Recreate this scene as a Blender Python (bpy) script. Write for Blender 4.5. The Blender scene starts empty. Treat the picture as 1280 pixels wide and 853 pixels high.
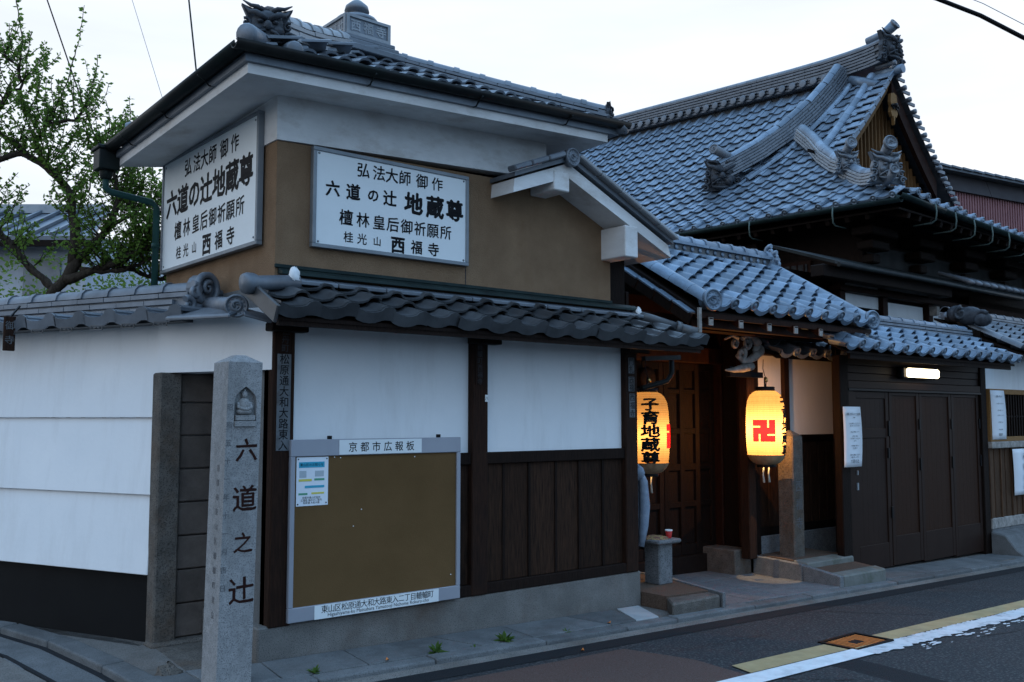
import bpy, math, random
from mathutils import Vector as V, Matrix as M
random.seed(7)
sc = bpy.context.scene
COL = sc.collection
R = math.radians
sin, cos, pi = math.sin, math.cos, math.pi

# ------------------------------------------------------------------ camera
cam = bpy.data.cameras.new("camera")
cam_o = bpy.data.objects.new("camera", cam)
COL.objects.link(cam_o)
cam_o.location = (-2.84, -5.84, 1.6)
cam_o.rotation_euler = (R(90 + 4.57), 0, R(-40))
cam.sensor_width = 36
cam.lens = 33.6
cam.clip_start = 0.05
cam.clip_end = 2000
sc.camera = cam_o

# ------------------------------------------------------------------ world, sun, exposure
SUN_EL, SUN_AZ = 5, 75            # dusk: veiled sun low behind the temple, facades in its shade
w = bpy.data.worlds.new("World")
sc.world = w
w.use_nodes = True
nt = w.node_tree
nt.nodes.clear()
N, L = nt.nodes.new, nt.links.new
out = N('ShaderNodeOutputWorld')
bg = N('ShaderNodeBackground')
sky = N('ShaderNodeTexSky')
sky.sky_type = 'NISHITA'
sky.sun_disc = False
sky.sun_elevation = R(SUN_EL)
sky.sun_rotation = R(SUN_AZ)
sky.air_density = 1.0
sky.dust_density = 1.0
sky.ozone_density = 2.0
tc = N('ShaderNodeTexCoord')
mp = N('ShaderNodeMapping')
mp.inputs['Scale'].default_value = (1, 1, 3.2)
nz = N('ShaderNodeTexNoise')
nz.inputs['Scale'].default_value = 2.4
nz.inputs['Detail'].default_value = 6
L(tc.outputs['Generated'], mp.inputs['Vector'])
L(mp.outputs[0], nz.inputs['Vector'])
# thin cloud veil: pale on the dusk side, deep blue on the opposite side
dt = N('ShaderNodeVectorMath'); dt.operation = 'DOT_PRODUCT'
dt.inputs[1].default_value = (.5 * sin(R(-15)), .5 * cos(R(-15)), 0)
L(tc.outputs['Generated'], dt.inputs[0])
ad = N('ShaderNodeMath'); ad.operation = 'MULTIPLY_ADD'
ad.inputs[1].default_value = .34
L(nz.outputs[0], ad.inputs[0]); L(dt.outputs['Value'], ad.inputs[2])
ad2 = N('ShaderNodeMath'); ad2.operation = 'ADD'; ad2.inputs[1].default_value = .33
L(ad.outputs[0], ad2.inputs[0])
cr = N('ShaderNodeValToRGB')
cr.color_ramp.interpolation = 'EASE'
e_ = cr.color_ramp.elements
e_[0].position = 0.02; e_[0].color = (3.3, 5.3, 7.9, 1)
e_[1].position = 0.46; e_[1].color = (6.7, 7.15, 7.8, 1)
L(ad2.outputs[0], cr.inputs[0])
# overhead the veil thins out into the blue of dusk
sz = N('ShaderNodeSeparateXYZ'); L(tc.outputs['Generated'], sz.inputs[0])
zr_ = N('ShaderNodeMapRange'); zr_.interpolation_type = 'SMOOTHSTEP'
zr_.inputs[1].default_value = .40; zr_.inputs[2].default_value = .78
L(sz.outputs[2], zr_.inputs[0])
zx = N('ShaderNodeMix'); zx.data_type = 'RGBA'
zx.inputs[7].default_value = (5.4, 9.1, 14.2, 1)
cn = N('ShaderNodeTexNoise'); cn.inputs['Scale'].default_value = 3.2; cn.inputs['Detail'].default_value = 7
cm = N('ShaderNodeMapping'); cm.inputs['Scale'].default_value = (1, 1, 5); cm.inputs['Location'].default_value = (3, 1, 0)
L(tc.outputs['Generated'], cm.inputs[0]); L(cm.outputs[0], cn.inputs[0])
cv = N('ShaderNodeMapRange'); cv.inputs[1].default_value = .35; cv.inputs[2].default_value = .65
cv.inputs[3].default_value = .92; cv.inputs[4].default_value = 1.04
L(cn.outputs[0], cv.inputs[0])
ch_ = N('ShaderNodeVectorMath'); ch_.operation = 'SCALE'
L(cr.outputs[0], ch_.inputs[0]); L(cv.outputs[0], ch_.inputs['Scale'])
L(zr_.outputs[0], zx.inputs[0]); L(ch_.outputs[0], zx.inputs[6])
mx = N('ShaderNodeMix')
mx.data_type = 'RGBA'
mx.inputs[0].default_value = 0.9
L(sky.outputs[0], mx.inputs[6])
L(zx.outputs[2], mx.inputs[7])
L(mx.outputs[2], bg.inputs[0])
bg.inputs[1].default_value = 0.12
L(bg.outputs[0], out.inputs[0])
sun = bpy.data.lights.new("sun", 'SUN')
sun.energy = 0.15
sun.angle = R(25)
sun.color = (1.0, 0.93, 0.88)
so = bpy.data.objects.new("sun", sun)
COL.objects.link(so)
_a, _e = R(SUN_AZ), R(SUN_EL)
so.rotation_euler = V((sin(_a) * cos(_e), cos(_a) * cos(_e), sin(_e))).to_track_quat('Z', 'Y').to_euler()
so.location = (0, 0, 20)
sc.view_settings.view_transform = 'Standard'
sc.view_settings.look = 'None'
sc.view_settings.gamma = 1
sc.view_settings.exposure = 0.40
sc.render.engine = 'CYCLES'
sc.cycles.use_denoising = True
sc.cycles.max_bounces = 6
sc.cycles.sample_clamp_indirect = 3

# ------------------------------------------------------------------ materials
MAT = {}
def mat(name, c1, c2=None, rough=0.7, scale=6.0, stretch=(1, 1, 1), bump=0.0, bscale=60.0, dirt=None, dscale=1.2,
        metal=0.0, rnd=0.0, spec=0.12, contrast=(0.3, 0.7), speck=None, coat=0.0, dstretch=None):
    m = bpy.data.materials.new(name)
    m.use_nodes = True
    t = m.node_tree
    b = t.nodes['Principled BSDF']
    n, l = t.nodes.new, t.links.new
    c2 = c2 or c1
    g = n('ShaderNodeNewGeometry')
    mp = n('ShaderNodeMapping')
    mp.inputs['Scale'].default_value = stretch
    l(g.outputs['Position'], mp.inputs['Vector'])
    a = n('ShaderNodeTexNoise')
    a.inputs['Scale'].default_value = scale
    a.inputs['Detail'].default_value = 8
    a.inputs['Roughness'].default_value = 0.62
    l(mp.outputs[0], a.inputs['Vector'])
    r = n('ShaderNodeValToRGB')
    r.color_ramp.elements[0].position, r.color_ramp.elements[1].position = contrast
    r.color_ramp.elements[0].color = (*c1, 1)
    r.color_ramp.elements[1].color = (*c2, 1)
    l(a.outputs[0], r.inputs[0])
    col = r.outputs[0]
    def mixin(colour, fac_out, kind='MIX'):
        nonlocal col
        x = n('ShaderNodeMix')
        x.data_type = 'RGBA'
        x.blend_type = kind
        l(fac_out, x.inputs[0])
        l(col, x.inputs[6])
        x.inputs[7].default_value = (*colour, 1)
        col = x.outputs[2]
    if dirt:
        d = n('ShaderNodeTexNoise')
        d.inputs['Scale'].default_value = dscale
        d.inputs['Detail'].default_value = 9
        d.inputs['Roughness'].default_value = 0.7
        if dstretch:
            dm = n('ShaderNodeMapping'); dm.inputs['Scale'].default_value = dstretch
            l(g.outputs['Position'], dm.inputs['Vector']); l(dm.outputs[0], d.inputs['Vector'])
        else:
            l(g.outputs['Position'], d.inputs['Vector'])
        dr = n('ShaderNodeMapRange')
        dr.inputs[1].default_value = 0.5
        dr.inputs[2].default_value = 0.72
        dr.inputs[4].default_value = 0.75
        l(d.outputs[0], dr.inputs[0])
        mixin(dirt, dr.outputs[0])
    if speck:
        s = n('ShaderNodeTexNoise')
        s.inputs['Scale'].default_value = speck[1]
        s.inputs['Detail'].default_value = 3
        l(g.outputs['Position'], s.inputs['Vector'])
        sr = n('ShaderNodeMapRange')
        sr.inputs[1].default_value = 0.54
        sr.inputs[2].default_value = 0.62
        sr.inputs[4].default_value = 0.8
        l(s.outputs[0], sr.inputs[0])
        mixin(speck[0], sr.outputs[0])
    if rnd:
        oi = n('ShaderNodeObjectInfo')
        hv = n('ShaderNodeHueSaturation')
        mr = n('ShaderNodeMapRange')
        mr.inputs[3].default_value = 1 - rnd
        mr.inputs[4].default_value = 1 + rnd
        l(oi.outputs['Random'], mr.inputs[0])
        l(mr.outputs[0], hv.inputs['Value'])
        l(col, hv.inputs['Color'])
        col = hv.outputs[0]
    l(col, b.inputs['Base Color'])
    b.inputs['Roughness'].default_value = rough
    b.inputs['Metallic'].default_value = metal
    b.inputs['Specular IOR Level'].default_value = spec
    b.inputs['Coat Weight'].default_value = coat
    if bump:
        bn = n('ShaderNodeTexNoise')
        bn.inputs['Scale'].default_value = bscale
        bn.inputs['Detail'].default_value = 5
        l(mp.outputs[0], bn.inputs['Vector'])
        bu = n('ShaderNodeBump')
        bu.inputs['Strength'].default_value = bump
        bu.inputs['Distance'].default_value = 0.01
        l(bn.outputs[0], bu.inputs['Height'])
        l(bu.outputs[0], b.inputs['Normal'])
    MAT[name] = m
    return m

mat('plaster', (.72, .74, .76), (.78, .79, .80), .9, 2, bump=.12, bscale=30, dirt=(.64, .645, .65), dscale=1.7, dstretch=(2.2, 2.2, .40))
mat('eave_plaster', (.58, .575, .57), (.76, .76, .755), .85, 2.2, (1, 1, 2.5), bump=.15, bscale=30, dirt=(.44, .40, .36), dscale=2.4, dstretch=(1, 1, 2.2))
mat('tan_render', (0.175, 0.112, 0.068), (0.245, 0.160, 0.098), .95, 4, bump=.7, bscale=130, dirt=(0.1785, 0.1062, 0.0595), dscale=1.3, dstretch=(2.5, 2.5, .6), speck=((0.153, 0.08925, 0.051), 160))
mat('dark_wood', (0.0048, 0.0027, 0.0021), (0.0144, 0.0072, 0.0048), .7, 9, (9, 9, .9), bump=.5, bscale=14, rnd=.35)
mat('wood', (0.0075, 0.0042, 0.0029), (0.052, 0.0245, 0.0135), .7, 8, (10, 10, .8), bump=.6, bscale=12, rnd=.3)
mat('post_wood', (0.0108, 0.0054, 0.0036), (0.036, 0.0156, 0.009), .7, 8, (10, 10, .8), bump=.5, bscale=12, dirt=(0.0072, 0.0054, 0.0054))
mat('red_wood', (0.0121, 0.00385, 0.0022), (0.0275, 0.0088, 0.0044), .65, 6, (3, 3, 1), bump=.2, bscale=20)
mat('pale_wood', (0.1092, 0.0546, 0.021), (0.1932, 0.105, 0.0462), .75, 8, (8, 8, .8), bump=.4, bscale=14, rnd=.15)
mat('golden_wood', (0.18, 0.09, 0.03), (0.27, 0.15, 0.06), .6, 8, (1, 8, 8), bump=.2)
mat('brown_paint', (0.0168, 0.0078, 0.0052), (0.024, 0.012, 0.0084), .5, 3, bump=.05)
mat('board_panel', (0.0198, 0.00715, 0.0033), (0.033, 0.01265, 0.0055), .55, 9, (12, 12, .6), bump=.15, bscale=18)
mat('tile_blue', (.105, .145, .195), (.18, .24, .31), .42, 5, bump=.12, bscale=45, dirt=(.060, .080, .105), dscale=3.2, rnd=.30, metal=.3, spec=.5)
mat('tile_grey', (0.09775, 0.1148, 0.136), (0.1615, 0.1827, 0.2125), .45, 6, bump=.12, bscale=45, dirt=(0.07225, 0.085, 0.102), dscale=2.5, rnd=.2, metal=.2, spec=.5)
mat('tile_dark', (0.03375, 0.0375, 0.042), (0.075, 0.081, 0.0885), .42, 6, bump=.12, bscale=45, dirt=(0.0825, 0.09, 0.0975), dscale=2.7, rnd=.3, metal=.15, spec=.5)
mat('tile_pale', (.22, .24, .26), (.36, .38, .40), .5, 5, bump=.1, dirt=(.22, .24, .26), dscale=2.5, rnd=.15, metal=.1)
mat('oni_clay', (.022, .025, .03), (.07, .08, .095), .5, 12, bump=.35, bscale=60)
mat('copper_green', (0.0112, 0.0196, 0.0203), (0.0238, 0.0406, 0.0392), .55, 5, metal=.3, dirt=(0.014, 0.0154, 0.0154), dscale=3)
mat('gutter_metal', (0.01, 0.012, 0.013), (0.0225, 0.025, 0.026), .5, 5, metal=.3, dirt=(0.015, 0.025, 0.0225), dscale=3)
mat('pipe_green', (.012, .045, .042), (.024, .072, .066), .5, 4, bump=.1, dirt=(.02, .04, .035), dscale=3)
mat('concrete', (0.1302, 0.124, 0.1147), (0.2046, 0.1922, 0.1798), .9, 4, bump=.5, bscale=120, dirt=(0.1054, 0.0744, 0.0558), dscale=1.3, speck=((0.062, 0.062, 0.062), 140))
mat('granite', (0.208, 0.212, 0.216), (0.32, 0.32, 0.32), .8, 20, bump=.3, bscale=150, speck=((0.12, 0.12, 0.124), 150), dirt=(0.16, 0.156, 0.148), dscale=1.6, dstretch=(2, 2, .5))
mat('granite_step', (0.13, 0.1365, 0.143), (0.2015, 0.208, 0.2145), .75, 14, bump=.25, bscale=130, speck=((0.052, 0.052, 0.05525), 120), dirt=(0.0845, 0.08125, 0.078), dscale=1.5)
mat('old_stone', (0.08, 0.072, 0.064), (0.16, 0.144, 0.128), .9, 8, bump=.7, bscale=60, speck=((0.04, 0.0384, 0.036), 110), dirt=(0.104, 0.06, 0.032), dscale=1.4)
mat('block', (.085, .070, .062), (.14, .115, .10), .92, 7, bump=.6, bscale=110, rnd=.15)
mat('sidewalk', (0.1054, 0.1116, 0.1147), (0.1674, 0.1736, 0.1767), .85, 5, bump=.4, bscale=80, speck=((0.0682, 0.0682, 0.0713), 150), dirt=(0.0744, 0.0713, 0.0682), dscale=1.4, rnd=.15)
mat('mossy', (0.13, 0.1365, 0.1235), (0.195, 0.195, 0.182), .85, 5, bump=.5, dirt=(0.065, 0.078, 0.0455), dscale=4)
mat('pebble', (0.066, 0.042, 0.03), (0.144, 0.102, 0.078), .9, 90, bump=1.0, bscale=110)
mat('asphalt', (0.0187, 0.02035, 0.0231), (0.0495, 0.05225, 0.0561), .85, 60, bump=.6, bscale=160, dirt=(0.0275, 0.0286, 0.0308), dscale=.6, speck=((0.088, 0.088, 0.088), 55))
mat('asphalt_new', (0.0132, 0.0144, 0.0168), (0.024, 0.0258, 0.0288), .85, 90, bump=.6, bscale=160)
mat('asphalt_red', (0.07, 0.0434, 0.0364), (0.1085, 0.07, 0.0595), .88, 70, bump=.6, bscale=160, speck=((0.133, 0.105, 0.098), 170))
mat('line_white', (.58, .60, .62), (.72, .74, .76), .7, 8, bump=.4, bscale=120, dirt=(.42, .43, .44), dscale=5)
mat('line_yellow', (0.306, 0.2295, 0.119), (0.408, 0.3145, 0.17), .75, 8, bump=.3, bscale=120, dirt=(0.204, 0.17, 0.119), dscale=3)
mat('sign_white', (.70, .74, .75), (.76, .79, .80), .45, 1.2, dirt=(.62, .66, .66), dscale=1.2)
mat('sign_frame', (.17, .19, .21), (.24, .26, .28), .45, 5, metal=.3)
mat('board_metal', (.30, .31, .35), (.36, .37, .41), .45, 2, metal=.3)
mat('board_brown', (.108, .062, .025), (.145, .084, .036), .85, 1.4, bump=.1, bscale=150)
mat('ink', (.006, .006, .008), rough=.6)
mat('ink_faded', (.02, .02, .022), (.05, .05, .055), .7, 30)
mat('plate_grey', (.10, .11, .12), (.16, .17, .18), .7, 12, dirt=(.05, .03, .02), dscale=7)
mat('engraving', (.016, .006, .005), (.03, .010, .008), .8)
mat('engraving_faint', (.09, .09, .095), (.14, .14, .145), .8)
mat('paper', (.70, .74, .80), (.76, .80, .84), .6, 3, bump=.1, bscale=8)
mat('cyan_print', (.05, .35, .50), rough=.6)
mat('yellow_print', (.60, .55, .12), rough=.6)
mat('green_print', (.10, .32, .20), rough=.6)
mat('grey_print', (.40, .46, .50), rough=.6)
mat('red_print', (.75, .02, .05), rough=.6)
for _m, _k in (('red_print', .7),):      # ink on lit paper lets light through
    _t = MAT[_m].node_tree
    _tr = _t.nodes.new('ShaderNodeBsdfTranslucent'); _tr.inputs[0].default_value = (.85, .01, .03, 1)
    _x = _t.nodes.new('ShaderNodeMixShader'); _x.inputs[0].default_value = _k
    _t.links.new(_t.nodes['Principled BSDF'].outputs[0], _x.inputs[1]); _t.links.new(_tr.outputs[0], _x.inputs[2])
    _t.links.new(_x.outputs[0], _t.nodes['Material Output'].inputs[0])
mat('red_cup', (.45, .03, .03), rough=.4)
mat('cup_white', (.8, .8, .8), rough=.4)
mat('cloth_blue', (.16, .20, .26), (.26, .31, .38), .95, 20, bump=.4)
mat('cloth_red', (.16, .07, .06), (.30, .22, .10), .9, 40, contrast=(.45, .55))
mat('rope', (.45, .42, .36), rough=.9)
mat('black_metal', (.010, .010, .011), rough=.4, metal=.3)
mat('grey_metal', (.28, .30, .32), rough=.45, metal=.5)
mat('rust', (.42, .12, .025), (.60, .21, .06), .8, 30, bump=.4)
mat('brass', (.6, .4, .15), rough=.3, metal=1)
mat('pink_sheet', (.24, .115, .12), (.30, .15, .155), .7, 2)
mat('dark_sheet', (.035, .030, .032), (.05, .045, .047), .7, 2)
mat('lime', (.72, .74, .76), rough=.9)
mat('pale_patch', (.30, .32, .33), (.42, .44, .45), .9, 6, bump=.4, bscale=90, dirt=(.22, .23, .23), dscale=3)
mat('weathered', (.16, .15, .14), (.42, .39, .36), .8, 14, bump=.5, bscale=30)
mat('bark', (.022, .017, .013), (.065, .050, .038), .95, 14, (3, 3, 1), bump=1.0, bscale=25)
mat('soil', (.05, .04, .03), (.09, .075, .06), .95, 10, bump=.6)
mat('far_wall', (.42, .45, .50), (.52, .55, .60), .9, 2)

def leaf_mat(name, a, b):
    m = mat(name, a, b, .55, 3.0)
    t = m.node_tree
    p = t.nodes['Principled BSDF']
    col = p.inputs['Base Color'].links[0].from_socket
    tr = t.nodes.new('ShaderNodeBsdfTranslucent')
    ms = t.nodes.new('ShaderNodeMixShader')
    ms.inputs[0].default_value = .45
    hv = t.nodes.new('ShaderNodeHueSaturation')
    hv.inputs['Value'].default_value = 2.0
    t.links.new(col, hv.inputs['Color'])
    t.links.new(hv.outputs[0], tr.inputs[0])
    t.links.new(p.outputs[0], ms.inputs[1])
    t.links.new(tr.outputs[0], ms.inputs[2])
    t.links.new(ms.outputs[0], t.nodes['Material Output'].inputs[0])
leaf_mat('leaf', (.05, .10, .016), (.12, .19, .035))
leaf_mat('weed', (.05, .10, .02), (.09, .15, .03))

def lantern_paper():
    m = bpy.data.materials.new('lantern_paper')
    m.use_nodes = True
    t = m.node_tree
    t.nodes.clear()
    n, l = t.nodes.new, t.links.new
    o = n('ShaderNodeOutputMaterial')
    g = n('ShaderNodeTexCoord')
    wv = n('ShaderNodeTexNoise')
    mp = n('ShaderNodeMapping')
    mp.inputs['Scale'].default_value = (14, 14, 1.2)
    l(g.outputs['Object'], mp.inputs[0])
    l(mp.outputs[0], wv.inputs[0])
    wv.inputs['Scale'].default_value = 4
    wv.inputs['Detail'].default_value = 5
    r = n('ShaderNodeValToRGB')
    r.color_ramp.elements[0].color = (.23, .15, .078, 1)
    r.color_ramp.elements[1].color = (.29, .21, .125, 1)
    l(wv.outputs[0], r.inputs[0])
    # bamboo hoops glued inside the paper show as thin darker rings
    sx = n('ShaderNodeSeparateXYZ')
    l(g.outputs['Object'], sx.inputs[0])
    ml = n('ShaderNodeMath'); ml.operation = 'MULTIPLY'; ml.inputs[1].default_value = 46.0
    fr = n('ShaderNodeMath'); fr.operation = 'FRACT'
    gt = n('ShaderNodeMapRange'); gt.inputs[1].default_value = .80; gt.inputs[2].default_value = .92
    gt.inputs[3].default_value = 1.0; gt.inputs[4].default_value = .66
    l(sx.outputs[2], ml.inputs[0]); l(ml.outputs[0], fr.inputs[0]); l(fr.outputs[0], gt.inputs[0])
    hv = n('ShaderNodeHueSaturation')
    l(r.outputs[0], hv.inputs['Color']); l(gt.outputs[0], hv.inputs['Value'])
    tr = n('ShaderNodeBsdfTranslucent')
    df = n('ShaderNodeBsdfDiffuse')
    tp = n('ShaderNodeBsdfTransparent')
    tp.inputs[0].default_value = (1, .72, .48, 1)
    l(hv.outputs[0], tr.inputs[0])
    l(hv.outputs[0], df.inputs[0])
    a = n('ShaderNodeMixShader'); a.inputs[0].default_value = .25
    l(tr.outputs[0], a.inputs[1]); l(df.outputs[0], a.inputs[2])
    b = n('ShaderNodeMixShader'); b.inputs[0].default_value = .38
    l(a.outputs[0], b.inputs[1]); l(tp.outputs[0], b.inputs[2])
    l(b.outputs[0], o.inputs[0])
    MAT['lantern_paper'] = m
lantern_paper()
def emit(name, col, s):
    m = bpy.data.materials.new(name)
    m.use_nodes = True
    p = m.node_tree.nodes['Principled BSDF']
    p.inputs['Base Color'].default_value = (.8, .75, .65, 1)
    p.inputs['Emission Color'].default_value = (*col, 1)
    p.inputs['Emission Strength'].default_value = s
    MAT[name] = m
emit('lamp_glow', (1, .80, .50), 4.5)

# ------------------------------------------------------------------ mesh builder
class MB:
    def __init__(s):
        s.v, s.f, s.sm = [], [], []
    def add(s, vs, fs, smooth=False):
        k = len(s.v)
        s.v += [tuple(v) for v in vs]
        for f in fs:
            s.f.append(tuple(i + k for i in f))
            s.sm.append(smooth)
        return s
    def hexa(s, p):
        return s.add(p, [(3, 2, 1, 0), (4, 5, 6, 7), (0, 1, 5, 4), (1, 2, 6, 5), (2, 3, 7, 6), (3, 0, 4, 7)])
    def box(s, x0, y0, z0, x1, y1, z1):
        return s.hexa([(x0, y0, z0), (x1, y0, z0), (x1, y1, z0), (x0, y1, z0), (x0, y0, z1), (x1, y0, z1), (x1, y1, z1), (x0, y1, z1)])
    def bar(s, p, q, wd, ht, up=(0, 0, 1)):
        p, q = V(p), V(q)
        d = (q - p).normalized()
        a = d.cross(V(up)).normalized() * wd / 2
        b = a.cross(d).normalized() * ht / 2
        return s.hexa([p - a - b, p + a - b, q + a - b, q - a - b, p - a + b, p + a + b, q + a + b, q - a + b])
    def tube(s, pts, rad, n=8, smooth=True):
        pts = [V(p) for p in pts]
        if not isinstance(rad, (list, tuple)):
            rad = [rad] * len(pts)
        vs, fs = [], []
        ref = None
        for i, p in enumerate(pts):
            d = (pts[min(i + 1, len(pts) - 1)] - pts[max(i - 1, 0)])
            d = d.normalized() if d.length > 1e-9 else V((0, 0, 1))
            if ref is None:
                ref = V((0, 0, 1)) if abs(d.z) < .9 else V((1, 0, 0))
            a = (ref - d * ref.dot(d)).normalized()
            ref = a
            b = d.cross(a)
            for j in range(n):
                t = 2 * pi * j / n
                vs.append(p + (a * cos(t) + b * sin(t)) * rad[i])
        m = len(pts)
        for i in range(m - 1):
            for j in range(n):
                k = (j + 1) % n
                fs.append((i * n + j, i * n + k, (i + 1) * n + k, (i + 1) * n + j))
        s.add(vs, fs, smooth)
        k = len(s.v) - len(vs)
        s.f.append(tuple(k + j for j in reversed(range(n)))); s.sm.append(False)
        s.f.append(tuple(k + (m - 1) * n + j for j in range(n))); s.sm.append(False)
        return s
    def prism(s, poly, vec):
        vec = V(vec)
        n = len(poly)
        a = [V(p) for p in poly]
        return s.add(a + [p + vec for p in a], [tuple(reversed(range(n))), tuple(range(n, 2 * n))] +
                     [(i, (i + 1) % n, n + (i + 1) % n, n + i) for i in range(n)])
    def lathe(s, prof, o=(0, 0, 0), ax=(0, 0, 1), n=20, smooth=True, cap=True):
        o, ax = V(o), V(ax).normalized()
        a = ax.orthogonal().normalized()
        b = ax.cross(a)
        vs, fs = [], []
        for r, h in prof:
            for j in range(n):
                t = 2 * pi * j / n
                vs.append(o + ax * h + (a * cos(t) + b * sin(t)) * max(r, 1e-4))
        for i in range(len(prof) - 1):
            for j in range(n):
                k = (j + 1) % n
                fs.append((i * n + j, i * n + k, (i + 1) * n + k, (i + 1) * n + j))
        s.add(vs, fs, smooth)
        if cap:
            k = len(s.v) - len(vs)
            s.f.append(tuple(k + j for j in reversed(range(n)))); s.sm.append(False)
            s.f.append(tuple(k + (len(prof) - 1) * n + j for j in range(n))); s.sm.append(False)
        return s
    def ball(s, c, r, n=10, m=7):
        c = V(c)
        rx, ry, rz = r if isinstance(r, (tuple, list)) else (r, r, r)
        vs, fs = [], []
        for i in range(m + 1):
            ph = pi * i / m
            for j in range(n):
                t = 2 * pi * j / n
                q = max(sin(ph), 1e-3)
                vs.append(c + V((rx * q * cos(t), ry * q * sin(t), rz * cos(ph))))
        for i in range(m):
            for j in range(n):
                k = (j + 1) % n
                fs.append((i * n + j, (i + 1) * n + j, (i + 1) * n + k, i * n + k))
        return s.add(vs, fs, True)
    def xf(s, m):
        s.v = [tuple(m @ V(v)) for v in s.v]
        return s
    def join(s, o, m=None):
        k = len(s.v)
        s.v += [tuple(m @ V(v)) for v in o.v] if m else list(o.v)
        s.f += [tuple(i + k for i in f) for f in o.f]
        s.sm += o.sm
        return s
    def mesh(s, name, material):
        me = bpy.data.meshes.new(name)
        me.from_pydata(s.v, [], s.f)
        me.materials.append(MAT[material])
        me.polygons.foreach_set('use_smooth', s.sm)
        me.update()
        return me

WP = {}
def link(o, parent=None, mw=None):
    COL.objects.link(o)
    mw = mw or M.Identity(4)
    if parent is not None:
        o.parent = parent
        o.matrix_local = WP[parent.name].inverted() @ mw
    else:
        o.matrix_local = mw
    WP[o.name] = mw
    return o
def T(x, y, z):
    return M.Translation((x, y, z))
def thing(name, label, cat, loc, group=None):
    o = bpy.data.objects.new(name, None)
    o.empty_display_size = .1
    link(o, None, T(*loc))
    return tag(o, label, cat, group)
def tag(o, label=None, cat=None, group=None, kind=None):
    if label: o['label'] = label
    if cat: o['category'] = cat
    if group: o['group'] = group
    if kind: o['kind'] = kind
    return o
def bev(o, wd, seg=1):
    m = o.modifiers.new('bevel', 'BEVEL')
    m.width = wd
    m.segments = seg
    m.limit_method = 'ANGLE'
    return o
def part(name, mb, material, parent, b=0, kind=None):
    """mb in world coordinates; origin put at the parent's origin"""
    pw = WP[parent.name]
    me = MB()
    me.join(mb, pw.inverted())
    o = link(bpy.data.objects.new(name, me.mesh(name, material)), parent, pw.copy())
    if b: bev(o, b)
    if kind: o['kind'] = kind
    return o
def solo(name, mb, material, label, cat, loc=(0, 0, 0), b=0, group=None):
    me = MB()
    me.join(mb, T(*loc).inverted())
    o = link(bpy.data.objects.new(name, me.mesh(name, material)), None, T(*loc))
    if b: bev(o, b)
    return tag(o, label, cat, group)
def struct(name, mb, material, parent=None):
    o = link(bpy.data.objects.new(name, mb.mesh(name, material)), parent)
    o['kind'] = 'structure'
    return o
def inst(name, me, parent, mw):
    return link(bpy.data.objects.new(name, me), parent, mw)
def frame(x, y, z, o):
    """matrix with the given unit axes as columns"""
    return M(((x[0], y[0], z[0], o[0]), (x[1], y[1], z[1], o[1]), (x[2], y[2], z[2], o[2]), (0, 0, 0, 1)))
def gz(x):
    return .04 - .024 * max(0., min(x, 40.))

# ------------------------------------------------------------------ writing
GL = {}
def glyph(ch, material, bold, ext=.0):
    k = (ch, material, bold, ext)
    if k not in GL:
        c = bpy.data.curves.new('glyph', 'FONT')
        c.body = ch
        c.extrude = ext
        c.resolution_u = 2
        c.align_x = 'CENTER'
        o = bpy.data.objects.new('glyph', c)
        COL.objects.link(o)
        me = bpy.data.meshes.new_from_object(o.evaluated_get(bpy.context.evaluated_depsgraph_get()))
        me.materials.clear()
        me.materials.append(MAT[material])
        bpy.data.objects.remove(o)
        bpy.data.curves.remove(c)
        ys = [v.co.y for v in me.vertices]
        if len(ch) == 1 and ys:
            xs = [v.co.x for v in me.vertices]
            dx, dy = (max(xs) + min(xs)) / 2, .36
            if ch in '一二山之の丁': dy = (max(ys) + min(ys)) / 2
            for v in me.vertices:
                v.co.x -= dx
                v.co.y -= dy
        if bold > .0:        # heavier brush strokes: the outline repeated slightly shifted
            src = mesh_mb(me); b = MB()
            t = bold * .85
            sh = ((t, 0), (-t, t * .3)) if bold < .012 else ((t, 0), (-t, 0), (0, t), (0, -t)) if bold < .02 else ((0, 0), (t, 0), (-t, 0), (0, t), (0, -t), (t * .7, t * .7), (-t * .7, -t * .7), (t * .7, -t * .7), (-t * .7, t * .7))
            for i, (ox, oy) in enumerate(sh):
                b.join(src, M.Translation((ox, oy, .0006 * i)))
            del MC[me.name]
            if bold >= .016:     # brush-like wobble of the stroke edges
                b.v = [(x + .011 * sin(21 * y + 9 * x + ord(ch[0])) + .006 * sin(47 * y), y + .013 * sin(17 * x + 6 * y + ord(ch[0])) + .05 * (x - .0) * .5, z) for x, y, z in b.v]
            me = b.mesh('glyph', material)
        GL[k] = me
    return GL[k]
def char(parent, ch, material, pos, size, rt, up, bold=.02, ext=.01, sx=1.0, rot=0, name='character'):
    rt, up = V(rt).normalized(), V(up).normalized()
    nrm = rt.cross(up)
    m = frame(rt, up, nrm, pos) @ M.Rotation(rot, 4, 'Z') @ M.Diagonal((size * sx, size, size * .3, 1))
    return inst(name, glyph(ch, material, bold, ext), parent, m)
def smallprint(parent, lines, material, pos, size, rt, up, lead=1.3, bold=.01):
    """tiny lines of writing, one joined part"""
    m = glyph('\n'.join(lines), material, bold, 0)
    rt, up = V(rt).normalized(), V(up).normalized()
    o = inst('small_print', m, parent, frame(rt, up, rt.cross(up), pos) @ M.Diagonal((size, size, size, 1)))
    o['kind'] = 'stuff'
    return o

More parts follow.
